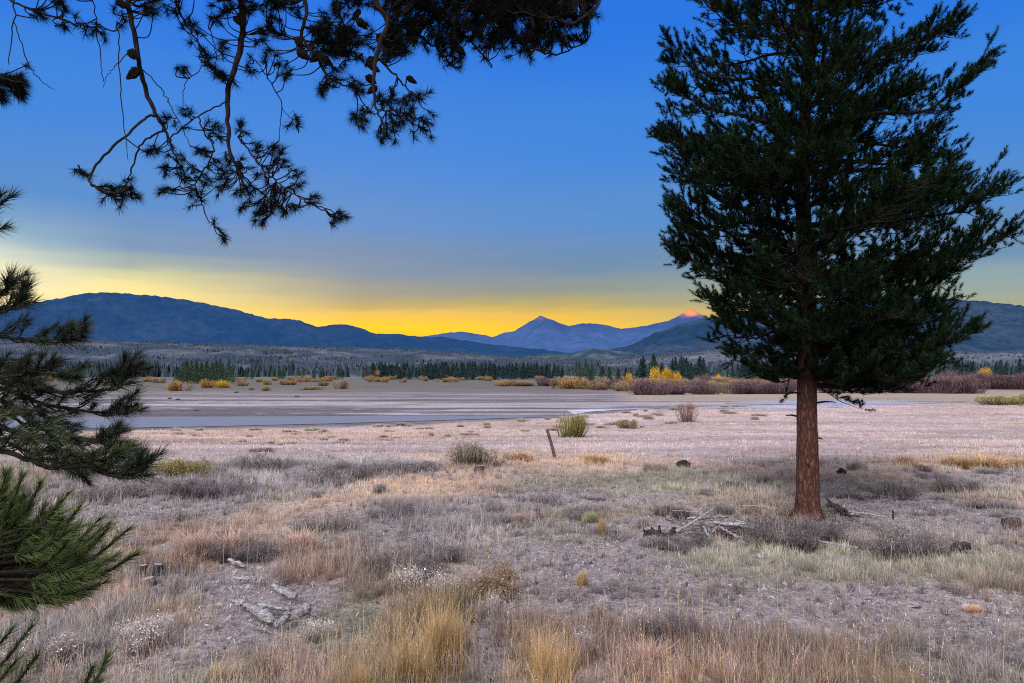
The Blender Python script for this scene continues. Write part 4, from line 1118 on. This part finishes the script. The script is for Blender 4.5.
# ------------------------------------------------------------------ the near pine: boughs at the left, hanging branches overhead
def near_pine():
    root = bpy.data.objects.new('pine_tree', None); C.objects.link(root)
    base = np.array([-2.75, 2.75, float(H(-2.75, 2.75))]); root.location = tuple(base)
    tag(root, 'near pine with green boughs at the left edge and cone hung branches across the top', 'pine tree')
    r = np.random.default_rng(77)
    tr = curve([(0, 0, -.1), (.03, 0, 1.2), (0, .02, 2.6), (-.04, 0, 4.2), (-.1, 0, 6.2), (-.1, 0, 8)], 6, .004, 4)
    mb = MB(); tube(mb, tr, [.2, .17, .14, .1, .03], 24, .06, (.3, .3, .3), 4)
    link('trunk', mb.mesh('trunk', M_bark, True), root)
    skel = []; owner = []; objs = []; MBs = []     # every traced point and the branch it belongs to, so that each tuft finds its twig
    def A(u, v, d): return at(u, v, d) - base
    def limb(pts, rad, n=5, jit=.004, name='branch', seed=0, sk=True, sides=7):
        rad = [q * .8 for q in rad]; c = curve(pts, n, jit, seed); mb = MB(); tube(mb, c, rad, sides, .14, (.1, .1, .1), seed)
        MBs.append([name, mb, MB()])
        if sk: skel.extend(list(c)); owner.extend([len(MBs) - 1] * len(c))
        return c
    # high limb above the frame
    limb([(0, 0, 3.7), A(-60, -50, 3.0), A(60, -62, 3.1), A(200, -60, 3.2), A(330, -45, 3.2), A(430, -22, 3.15), A(520, 8, 3.1), A(572, 22, 3.05), A(598, 4, 3.0)], [.05, .045, .038, .028, .012, .005], 6, .004, 'limb', 1)
    Z = 3.15
    def P(l, d=Z, dd=0): return [A(x, y, d + dd * i) for i, (x, y) in enumerate(l)]
    tr_ = [
        ([(112, -62), (122, -30), (127, 0), (133, 30), (139, 61), (146, 91), (156, 114), (165, 131), (172, 147)], [.016, .013, .011, .006], 3.12, .01),
        ([(236, -60), (244, -30), (242, 0), (243, 34), (236, 65), (228, 91), (228, 122), (230, 152), (238, 170)], [.02, .017, .013, .006], 3.2, -.01),
        ([(157, 115), (147, 117), (129, 133), (103, 156), (90, 175), (94, 186), (108, 192), (124, 191)], [.006, .006, .004], 3.15, -.02),
        ([(-70, 60), (-40, 68), (-12, 74), (10, 80), (26, 84)], [.008, .006, .003], 3.05, .0),
        ([(90, 174), (83, 171), (78, 165)], [.003, .002], 3.1, 0),
        ([(164, 131), (146, 139), (137, 152), (131, 171), (126, 185)], [.006, .005, .003], 3.16, .02),
        ([(171, 137), (184, 126), (198, 116), (212, 109), (225, 102)], [.004, .004], 3.17, 0),
        ([(198, 116), (206, 135), (214, 150), (205, 168), (196, 185), (202, 203), (207, 219), (214, 226)], [.004, .004, .002], 3.16, .0),
        ([(172, 147), (176, 160), (184, 172), (180, 186)], [.004, .002], 3.2, .01),
        ([(238, 137), (248, 150), (259, 164), (270, 176), (282, 186), (297, 196), (312, 204), (324, 208), (336, 213)], [.005, .005, .004, .003], 3.15, -.01),
        ([(230, 152), (240, 170), (252, 185), (266, 196), (272, 210)], [.005, .004], 3.25, .01),
        ([(247, 53), (258, 64), (266, 76), (275, 90), (282, 106), (280, 124), (279, 141)], [.003, .003, .002], 3.2, .01),
        ([(282, 106), (291, 120), (298, 128)], [.002, .0015], 3.24, 0),
        ([(16, -60), (17, -30), (15, 0), (12, 34), (9, 65)], [.005, .004, .002], 3.0, 0),
        ([(14, 22), (22, 45), (30, 68), (41, 80), (55, 90)], [.003, .003, .0015], 3.02, .01),
        ([(-40, -55), (-5, -10), (19, 4), (46, 15), (70, 22), (91, 27), (118, 30)], [.006, .006, .005, .004], 3.1, .01),
        ([(92, -60), (90, -20), (93, 0), (97, 34), (101, 62), (103, 82)], [.003, .003, .002], 3.2, 0),
        ([(118, 30), (120, 60), (121, 95), (124, 130), (128, 160)], [.003, .003, .0015], 3.2, 0),
        ([(133, 48), (117, 65), (108, 74), (103, 88)], [.003, .0015], 3.15, 0),
        ([(143, 70), (156, 82), (166, 98), (173, 110), (182, 128), (190, 146)], [.003, .003, .002], 3.18, 0),
        ([(206, 62), (196, 74), (187, 80), (183, 95), (183, 110)], [.003, .002], 3.2, 0),
        ([(180, -60), (176, -20), (178, 8), (190, 30), (203, 50), (210, 68)], [.006, .005, .003], 3.25, 0),
        ([(210, 30), (216, 55), (214, 80)], [.003, .002], 3.3, 0),
        ([(290, -58), (300, -20), (306, 10), (302, 36), (318, 58), (326, 74), (340, 84), (356, 88)], [.012, .009, .007, .003], 3.1, .01),
        ([(372, -40), (376, 0), (388, 22), (380, 45), (374, 70), (375, 102), (382, 123), (384, 138)], [.018, .016, .013, .006, .003], 3.05, .0),
        ([(380, 60), (395, 75), (408, 90), (416, 96)], [.006, .003], 3.1, .01),
        ([(375, 104), (368, 112), (362, 118)], [.003, .002], 3.08, 0),
        ([(382, 110), (400, 112), (415, 118), (428, 124)], [.004, .003], 3.12, 0),
        ([(388, 22), (410, 30), (425, 40), (440, 52), (452, 66)], [.01, .008, .004], 3.15, .01),
        ([(250, 34), (270, 30), (290, 38), (308, 48)], [.006, .004], 3.25, 0),
        ([(430, 8), (450, 25), (470, 40), (492, 66)], [.008, .004], 3.2, .01),
        ([(470, 5), (500, 25), (530, 46), (556, 54), (586, 42)], [.008, .006, .003], 3.1, .01),
        ([(520, 12), (548, 18), (575, 12), (596, 16)], [.006, .003], 3.05, 0),
        ([(327, -50), (335, -10), (342, 20), (352, 44), (345, 60)], [.008, .005, .003], 3.15, 0),
    ]
    for i, (l, rad, d, dd) in enumerate(tr_): limb(P(l, d, dd), rad, 5, .003, 'branch', 10 + i)
    sk = np.array(skel)
    tufts = [(30 / 2.6, 84, 2), (4, 80, 2), (20, 90, 2), (0, 90, 2), (25, 78, 1)]
    T1 = [(440, 320), (485, 308), (455, 400), (550, 370), (470, 470), (520, 460), (560, 440), (430, 440), (510, 520), (590, 460), (405, 400), (630, 340), (580, 500), (540, 500), (530, 400), (490, 420), (455, 500), (600, 420), (560, 340),
          (580, 605), (885, 555), (880, 570), (820, 530), (780, 540), (775, 470), (720, 400), (740, 410), (690, 470), (700, 520), (660, 500), (640, 440), (700, 560), (650, 530), (740, 440), (720, 490), (735, 540), (670, 560), (630, 490), (680, 390), (745, 500), (690, 545),
          (475, 175), (540, 135), (575, 190), (510, 90), (500, 60), (460, 20), (390, 10), (590, 130), (655, 175), (735, 165), (705, 150), (760, 190), (850, 215), (885, 205), (930, 230), (945, 310), (600, 210), (560, 170),
          (290, 505), (330, 500), (345, 520), (315, 520), (265, 495), (208, 435), (240, 75), (170, 70), (180, 10), (95, 30), (265, 80), (310, 50), (150, 10), (400, 30), (370, 10), (410, 0),
          (570, 20), (600, 30), (620, 10), (650, 30), (560, 50), (680, 20), (780, 330), (840, 100), (870, 80), (900, 130), (870, 60), (830, 120), (900, 100), (850, 30), (700, 70), (820, 60)]
    tufts += [(x / 2.628, y / 2.628, 1) for x, y in T1]
    T2 = [(180, 335), (165, 345), (240, 390), (235, 370), (300, 280), (350, 262), (360, 355), (270, 320), (225, 290), (320, 340), (60, 240), (160, 245), (240, 300), (260, 345), (290, 320), (310, 300), (345, 345), (250, 270), (100, 180), (120, 130), (80, 110), (430, 185), (445, 160), (400, 145), (60, 100)]
    tufts += [(300 + x / 2.847, y / 2.847, 1) for x, y in T2]
    poly = ([255, 300, 340, 380, 410, 440, 470, 500, 530, 560, 585, 600], [38, 52, 66, 74, 48, 52, 54, 58, 54, 46, 38, 8])
    for i in range(420):
        u = r.uniform(250, 598) if i % 3 else r.uniform(390, 598); vmax = np.interp(u, *poly); dens = 0 if u < 330 else 1
        if dens == 0 and r.uniform() < .6: continue
        tufts.append((u, r.uniform(-45, vmax - 6), 1))
    for i in range(70): tufts.append((r.uniform(-10, 260), r.uniform(-60, -8), 1))
    nt_ = 0
    for (u, v, sz) in tufts:
        n = 4 if sz == 1 else 11
        for q in range(n):
            d = 3.14 + r.normal(0, .06)
            tip = A(u + r.normal(0, 4.5), v + r.normal(0, 4.5), d)
            k = np.argmin(((sk - tip) ** 2).sum(1)); b = sk[k]; tw = MBs[owner[k]][1]; ndl = MBs[owner[k]][2]
            dist = np.linalg.norm(tip - b)
            if dist > .025:
                mid = (b + tip) / 2 + np.array([r.normal(0, .01), r.normal(0, .01), -.12 * dist + .0])
                tube(tw, curve([b, mid, tip], 3), [.003, .002], 4, 0, (.1, .1, .1), 0, False)
            dirn = nrm((tip - b) + r.normal(0, .03, 3) + np.array([0.02, 0, -.015]))
            L = r.uniform(.02, .06)
            needles(ndl, (tip - dirn * L * .5)[None], (tip + dirn * L * .5)[None], 66, .046, .0021, (.005, .007, .006), (.011, .013, .011), (.5, 1.6), r)
    # cones
    def cone(u, v, d, s=1.0, az=0):
        mb = MB(); c0 = A(u, v, d)
        k = np.argmin(((sk - c0) ** 2).sum(1)); b = sk[k]
        ax = nrm(np.array([math.cos(az), .2, -.7 + math.sin(az) * .3])); L = .045 * s
        L = L * 1.15; t = np.linspace(0, 1, 9); Pn = c0 + ax * L * (t[:, None] - .5)
        tube(mb, Pn, (.0125 * s * np.clip(np.sin(np.clip(t ** .65, 0, 1) * math.pi), 0, 1) ** .8 + .001), 10, .28, (.1, .1, .1), int(u))
        tube(mb, np.array([b, Pn[0]]), [.003, .003], 5, 0, (.1, .1, .1), 0, False)
        link('cone', mb.mesh('cone', M_cone), root)
    for u, v, s, a in ((133, 74, 1.5, 2.6), (134, 55, 1.2, .5), (123, 4, 1.3, .5), (304, 55, 1.4, .4), (315, 57, 1.3, 2.2), (326, 61, 1.4, .2), (240, 22, 1.3, 1), (374, 68, 1.2, .2), (369, 62, 1.1, 2), (371, 80, 1.1, .3),
                       (372, 90, 1.1, 2.4), (356, 15, 1.2, 2), (362, 24, 1.2, 1), (412, 80, 1, .2), (262, 32, .9, .3), (37, 12, .8, .5), (300, 44, 1.2, 1.4), (384, 40, 1.5, .2), (395, 30, 1.6, 2), (460, 50, 1.3, 1), (240, 165, .9, 1), (276, 4, 1, 1)):
        cone(u, v, 3.12, s, a)
    # ---- boughs at the left edge
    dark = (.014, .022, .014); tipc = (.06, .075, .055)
    def bough(l, d, rad=.006, side=True, sl=34, dens=1.0, col=dark, tip=tipc, start=0, seed=0, upb=.6, dep=-.03, name='bough'):
        pts = [np.array([.05, -.1, A(l[0][0], l[0][1], d)[2] + .06])] + [A(-70, l[0][1] + (l[0][1] - l[1][1]) * .3, d)] + [A(x, y, d + dep * i) for i, (x, y) in enumerate(l)]
        c = limb(pts, [rad * 3, rad * 1.6, rad, rad * .45], 6, .002, name, seed, False, 6)
        m = len(c); k0 = 8; bt, bn = MBs[-1][1], MBs[-1][2]
        p0 = []; p1 = []
        seg = np.linalg.norm(np.diff(c, axis=0), axis=1); tot = seg[k0:].sum(); n = int(tot / .024 * dens)
        for i in range(n):
            t = (i + r.uniform(0, 1)) / n; kf = k0 + t * (m - 1 - k0); a = int(kf); b = c[a] + (c[min(a + 1, m - 1)] - c[a]) * (kf - a)
            ax = nrm(c[min(a + 1, m - 1)] - c[max(a - 1, 0)])
            s = 1 if i % 2 else -1
            dr = nrm(ax * .9 + np.array([0, s * r.uniform(.0, .8), 0]) + np.array([0, 0, upb * r.uniform(-.35, 1.1)]))
            L = sl / F * d * r.uniform(.5, 1.2) * (1 - .45 * t)
            e = b + dr * L; mid = (b + e) / 2 + np.array([0, 0, -.12 * L])
            tube(bt, curve([b, mid, e], 3), [.003, .0022], 4, 0, (.1, .1, .1), 0, False)
            p0.append(b + (e - b) * .35); p1.append(e + nrm(dr + np.array([0, 0, .35])) * .03)
        p0.append(c[-5]); p1.append(c[-1] + nrm(c[-1] - c[-4]) * .02); p0.append(c[-9]); p1.append(c[-4])
        needles(bn, np.array(p0), np.array(p1), 95, .054, .0022, col, tip, (.45, 1.1), r)
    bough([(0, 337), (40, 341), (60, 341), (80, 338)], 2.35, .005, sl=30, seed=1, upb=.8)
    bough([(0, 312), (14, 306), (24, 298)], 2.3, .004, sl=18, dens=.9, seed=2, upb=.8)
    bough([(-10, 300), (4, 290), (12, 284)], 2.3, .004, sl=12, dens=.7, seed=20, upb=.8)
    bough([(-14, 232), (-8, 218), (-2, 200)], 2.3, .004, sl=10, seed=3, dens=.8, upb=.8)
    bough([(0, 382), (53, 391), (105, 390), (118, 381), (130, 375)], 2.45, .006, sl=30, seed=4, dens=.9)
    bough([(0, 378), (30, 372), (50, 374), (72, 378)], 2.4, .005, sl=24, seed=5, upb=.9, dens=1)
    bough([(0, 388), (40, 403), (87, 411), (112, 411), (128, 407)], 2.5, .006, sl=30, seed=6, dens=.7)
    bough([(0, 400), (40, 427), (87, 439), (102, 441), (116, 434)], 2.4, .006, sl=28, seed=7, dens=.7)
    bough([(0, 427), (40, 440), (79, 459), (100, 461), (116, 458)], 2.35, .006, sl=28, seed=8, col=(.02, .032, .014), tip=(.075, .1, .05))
    bough([(0, 451), (47, 466), (90, 466), (112, 476), (130, 474), (142, 468)], 2.3, .006, sl=28, seed=9, dens=1.0)
    bough([(0, 412), (30, 430), (60, 452), (84, 478)], 2.45, .005, sl=30, seed=10, dens=.8)
    bough([(0, 360), (20, 392), (50, 420), (80, 446)], 2.55, .005, sl=28, seed=12, dens=.6)
    bough([(0, 440), (25, 452), (55, 462), (80, 470)], 2.5, .005, sl=30, seed=13, dens=.9)
    # long green shoots lower down
    gc = (.022, .040, .012); gt = (.10, .14, .055)
    def spray(fan, d, bu, bv, seed, L=.055, M=240):
        hub = A(bu, bv, d)
        limb([np.array([.05, -.1, hub[2] - .1]), hub * .6 + np.array([.02, -.04, (hub[2] - .1) * .4]), hub], [.022, .014, .009], 5, .003, 'bough', seed, False)
        p0 = []; p1 = []; bt, bn = MBs[-1][1], MBs[-1][2]
        for (u0, v0, u1, v1) in fan:
            dd = r.normal(0, .07)
            b = A(u0, v0, d + dd * .5); e = A(u1, v1, d + dd)
            m = (b + e) / 2 + np.array([0, 0, -.02])
            tube(bt, curve([hub, (hub + b) / 2 + np.array([0, 0, -.02]), b], 3), [.006, .005], 5, 0, (.1, .1, .1), 0, False)
            tube(bt, curve([b, m, e], 3), [.005, .003], 5, 0, (.1, .1, .1), 0, False)
            p0 += [b, m]; p1 += [m, e]
        needles(bn, np.array(p0), np.array(p1), M // 2, L, .0021, gc, gt, (.4, .95), r)
    fan = [(60, 585, 138, 553), (55, 575, 131, 527), (45, 560, 101, 518), (35, 550, 80, 507), (20, 540, 62, 500), (10, 530, 40, 484), (0, 520, 22, 476), (40, 595, 105, 582), (30, 592, 80, 590), (0, 510, 5, 474), (50, 570, 110, 560),
           (25, 560, 90, 545), (10, 555, 70, 530), (-10, 540, 30, 505), (5, 580, 60, 565), (-10, 570, 35, 545), (10, 595, 50, 590), (-20, 590, 20, 575), (-10, 550, 12, 505), (0, 565, 50, 520), (30, 580, 95, 572), (-20, 520, 2, 490), (20, 585, 75, 552), (35, 570, 78, 527)]
    spray(fan, 2.1, -110, 560, 30)
    spray([(x0 - r.uniform(5, 30), y0 + r.uniform(-12, 8), x1 - r.uniform(18, 45), y1 + r.uniform(-10, 22)) for x0, y0, x1, y1 in fan for _ in (0, 1, 2)], 2.25, -120, 560, 31)
    spray([(r.uniform(-30, 20), r.uniform(520, 590), r.uniform(5, 75), r.uniform(492, 560)) for _ in range(34)], 2.2, -120, 550, 34)
    spray([(r.uniform(-30, 40), r.uniform(560, 600), r.uniform(30, 100), r.uniform(535, 596)) for _ in range(30)], 2.32, -120, 570, 35)
    spray([(-30, 690, 32, 626), (-40, 670, 10, 632), (-10, 700, 38, 655), (-30, 700, 15, 662)], 2.0, -90, 740, 32)
    spray([(80, 700, 107, 657), (70, 705, 92, 668)], 2.0, 40, 760, 33)
    for nm, mb, nd in MBs:
        o = link(nm, mb.mesh(nm, M_limb, True), root)
        if nd.n: link('needles', nd.mesh('needles', M_needle), o)
near_pine()

# ------------------------------------------------------------------ sky, light, camera
world = bpy.data.worlds.new('World'); scene.world = world; world.use_nodes = True
nt = world.node_tree; nt.nodes.clear()
out = nt.nodes.new('ShaderNodeOutputWorld'); bg = nt.nodes.new('ShaderNodeBackground')
tc = nt.nodes.new('ShaderNodeTexCoord'); sep = nt.nodes.new('ShaderNodeSeparateXYZ')
nt.links.new(tc.outputs['Generated'], sep.inputs[0])
at2 = N_(nt, 'ShaderNodeMath', operation='ARCTAN2'); nt.links.new(sep.outputs[0], at2.inputs[0]); nt.links.new(sep.outputs[1], at2.inputs[1])
mp = N_(nt, 'ShaderNodeMapping'); mp.inputs['Scale'].default_value = (2.2, 2.2, 16); nt.links.new(tc.outputs['Generated'], mp.inputs[0])
nz = noise(nt, mp.outputs[0], 1.6, 4, .55)
zoff = mapr(nt, nz.outputs[0], .3, .7, -.008, .008)
zz = N_(nt, 'ShaderNodeMath', operation='ADD'); nt.links.new(sep.outputs[2], zz.inputs[0]); nt.links.new(zoff, zz.inputs[1])
def ramp(stops):
    n = N_(nt, 'ShaderNodeValToRGB'); cr = n.color_ramp; cr.interpolation = 'EASE'
    cr.elements[0].position = stops[0][0]; cr.elements[0].color = (*stops[0][1], 1)
    cr.elements[1].position = stops[-1][0]; cr.elements[1].color = (*stops[-1][1], 1)
    for p, c in stops[1:-1]:
        e = cr.elements.new(p); e.color = (*c, 1)
    nt.links.new(zz.outputs[0], n.inputs[0]); return n.outputs[0]
ZEN = (.45, .46, .62)
top = [(.20, (.085, .265, .62)), (.30, (.045, .235, .72)), (.43, (.018, .18, .76)), (.62, (.03, .13, .6)), (.85, ZEN), (1.0, (.7, .62, .72))]
r_left = ramp([(.0, (1.0, .66, .12)), (.075, (1.0, .80, .26)), (.092, (.97, .80, .34)), (.108, (.64, .64, .36)), (.126, (.32, .42, .42)), (.15, (.16, .30, .50))] + top[:3] + top[3:])
r_edge = ramp([(.0, (1.0, .78, .3)), (.06, (1.0, .86, .48)), (.11, (1.0, .93, .66)), (.13, (.74, .82, .66)), (.155, (.30, .50, .62)), (.18, (.13, .32, .62))] + top)
r_mid = ramp([(.0, (1.0, .42, .0)), (.035, (1.0, .54, .005)), (.055, (1.0, .62, .03)), (.07, (.84, .53, .08)), (.087, (.44, .38, .16)), (.105, (.25, .30, .28)), (.135, (.14, .26, .42))] + top)
r_right = ramp([(.0, (.75, .45, .12)), (.045, (.50, .38, .16)), (.07, (.38, .40, .27)), (.10, (.27, .38, .40)), (.14, (.15, .28, .47))] + top)
r_back = ramp([(.0, (.62, .52, .60)), (.12, (1.05, .86, .92)), (.3, (1.0, .86, .96)), (.6, (.9, .82, .95)), (1.0, (.8, .74, .8))])  # unseen sky behind the camera, brightened as fill for the ground
def azm(a, b): return mapr(nt, at2.outputs[0], a, b, 0, 1)
ang = lambda u: math.atan((u - 512) / F)
f1 = azm(ang(140), ang(360)); f2 = azm(ang(560), ang(900))
c = mixc(nt, azm(ang(-60), ang(130)), r_edge, r_left); c = mixc(nt, f1, c, r_mid); c = mixc(nt, f2, c, r_right)
mp2 = N_(nt, 'ShaderNodeMapping'); mp2.inputs['Scale'].default_value = (1.3, 1.3, 30); mp2.inputs['Rotation'].default_value = (.03, .02, 0); nt.links.new(tc.outputs['Generated'], mp2.inputs[0])
wn = noise(nt, mp2.outputs[0], 2.6, 6, .62)
wf = N_(nt, 'ShaderNodeMath', operation='MULTIPLY'); nt.links.new(mapr(nt, wn.outputs[0], .5, .72, 0, .14), wf.inputs[0]); nt.links.new(mapr(nt, sep.outputs[2], .22, .07, 0, 1), wf.inputs[1])
c = mixc(nt, wf.outputs[0], c, (.62, .42, .34))
ab = N_(nt, 'ShaderNodeMath', operation='ABSOLUTE'); nt.links.new(at2.outputs[0], ab.inputs[0])
fb = mapr(nt, ab.outputs[0], .85, 1.5, 0, 1)
c = mixc(nt, fb, c, r_back)
gnd = mapr(nt, sep.outputs[2], -.05, 0, 0, 1)
c = mixc(nt, gnd, (.2, .19, .22), c)
sky = N_(nt, 'ShaderNodeTexSky', sky_type='NISHITA'); sky.sun_disc = False
sky.sun_elevation = math.radians(2); sky.sun_rotation = ang(330)
sk_ = N_(nt, 'ShaderNodeVectorMath', operation='SCALE'); nt.links.new(sky.outputs[0], sk_.inputs[0]); sk_.inputs['Scale'].default_value = .006
cc = mixc(nt, 1.0, c, sk_.outputs[0], 'ADD')
nt.links.new(cc, bg.inputs[0]); bg.inputs[1].default_value = 1.0
nt.links.new(bg.outputs[0], out.inputs[0])

rear_fill = bpy.data.lights.new('rear_fill_light', 'SUN'); rear_fill.energy = 4.9; rear_fill.angle = math.radians(32); rear_fill.color = (1, .945, .90)  # added fill from behind the camera; sunrise is still to come
so = bpy.data.objects.new('rear_fill_light', rear_fill); C.objects.link(so)
so.rotation_euler = Vector((.35, 1.0, -.9)).to_track_quat('-Z', 'Y').to_euler()

cam = bpy.data.cameras.new('camera'); cam.sensor_width = 36; cam.lens = F / 1024 * 36; cam.clip_end = 30000; cam.clip_start = .05
co = bpy.data.objects.new('camera', cam); C.objects.link(co); co.location = (0, 0, CAMZ); co.rotation_euler = (math.pi / 2 + PITCH, 0, 0)
scene.camera = co
scene.view_settings.view_transform = 'Standard'; scene.view_settings.look = 'None'; scene.view_settings.exposure = 0
scene.cycles.max_bounces = 6; scene.cycles.diffuse_bounces = 3; scene.cycles.transparent_max_bounces = 4
scene.cycles.use_denoising = False; scene.cycles.filter_width = 1.1
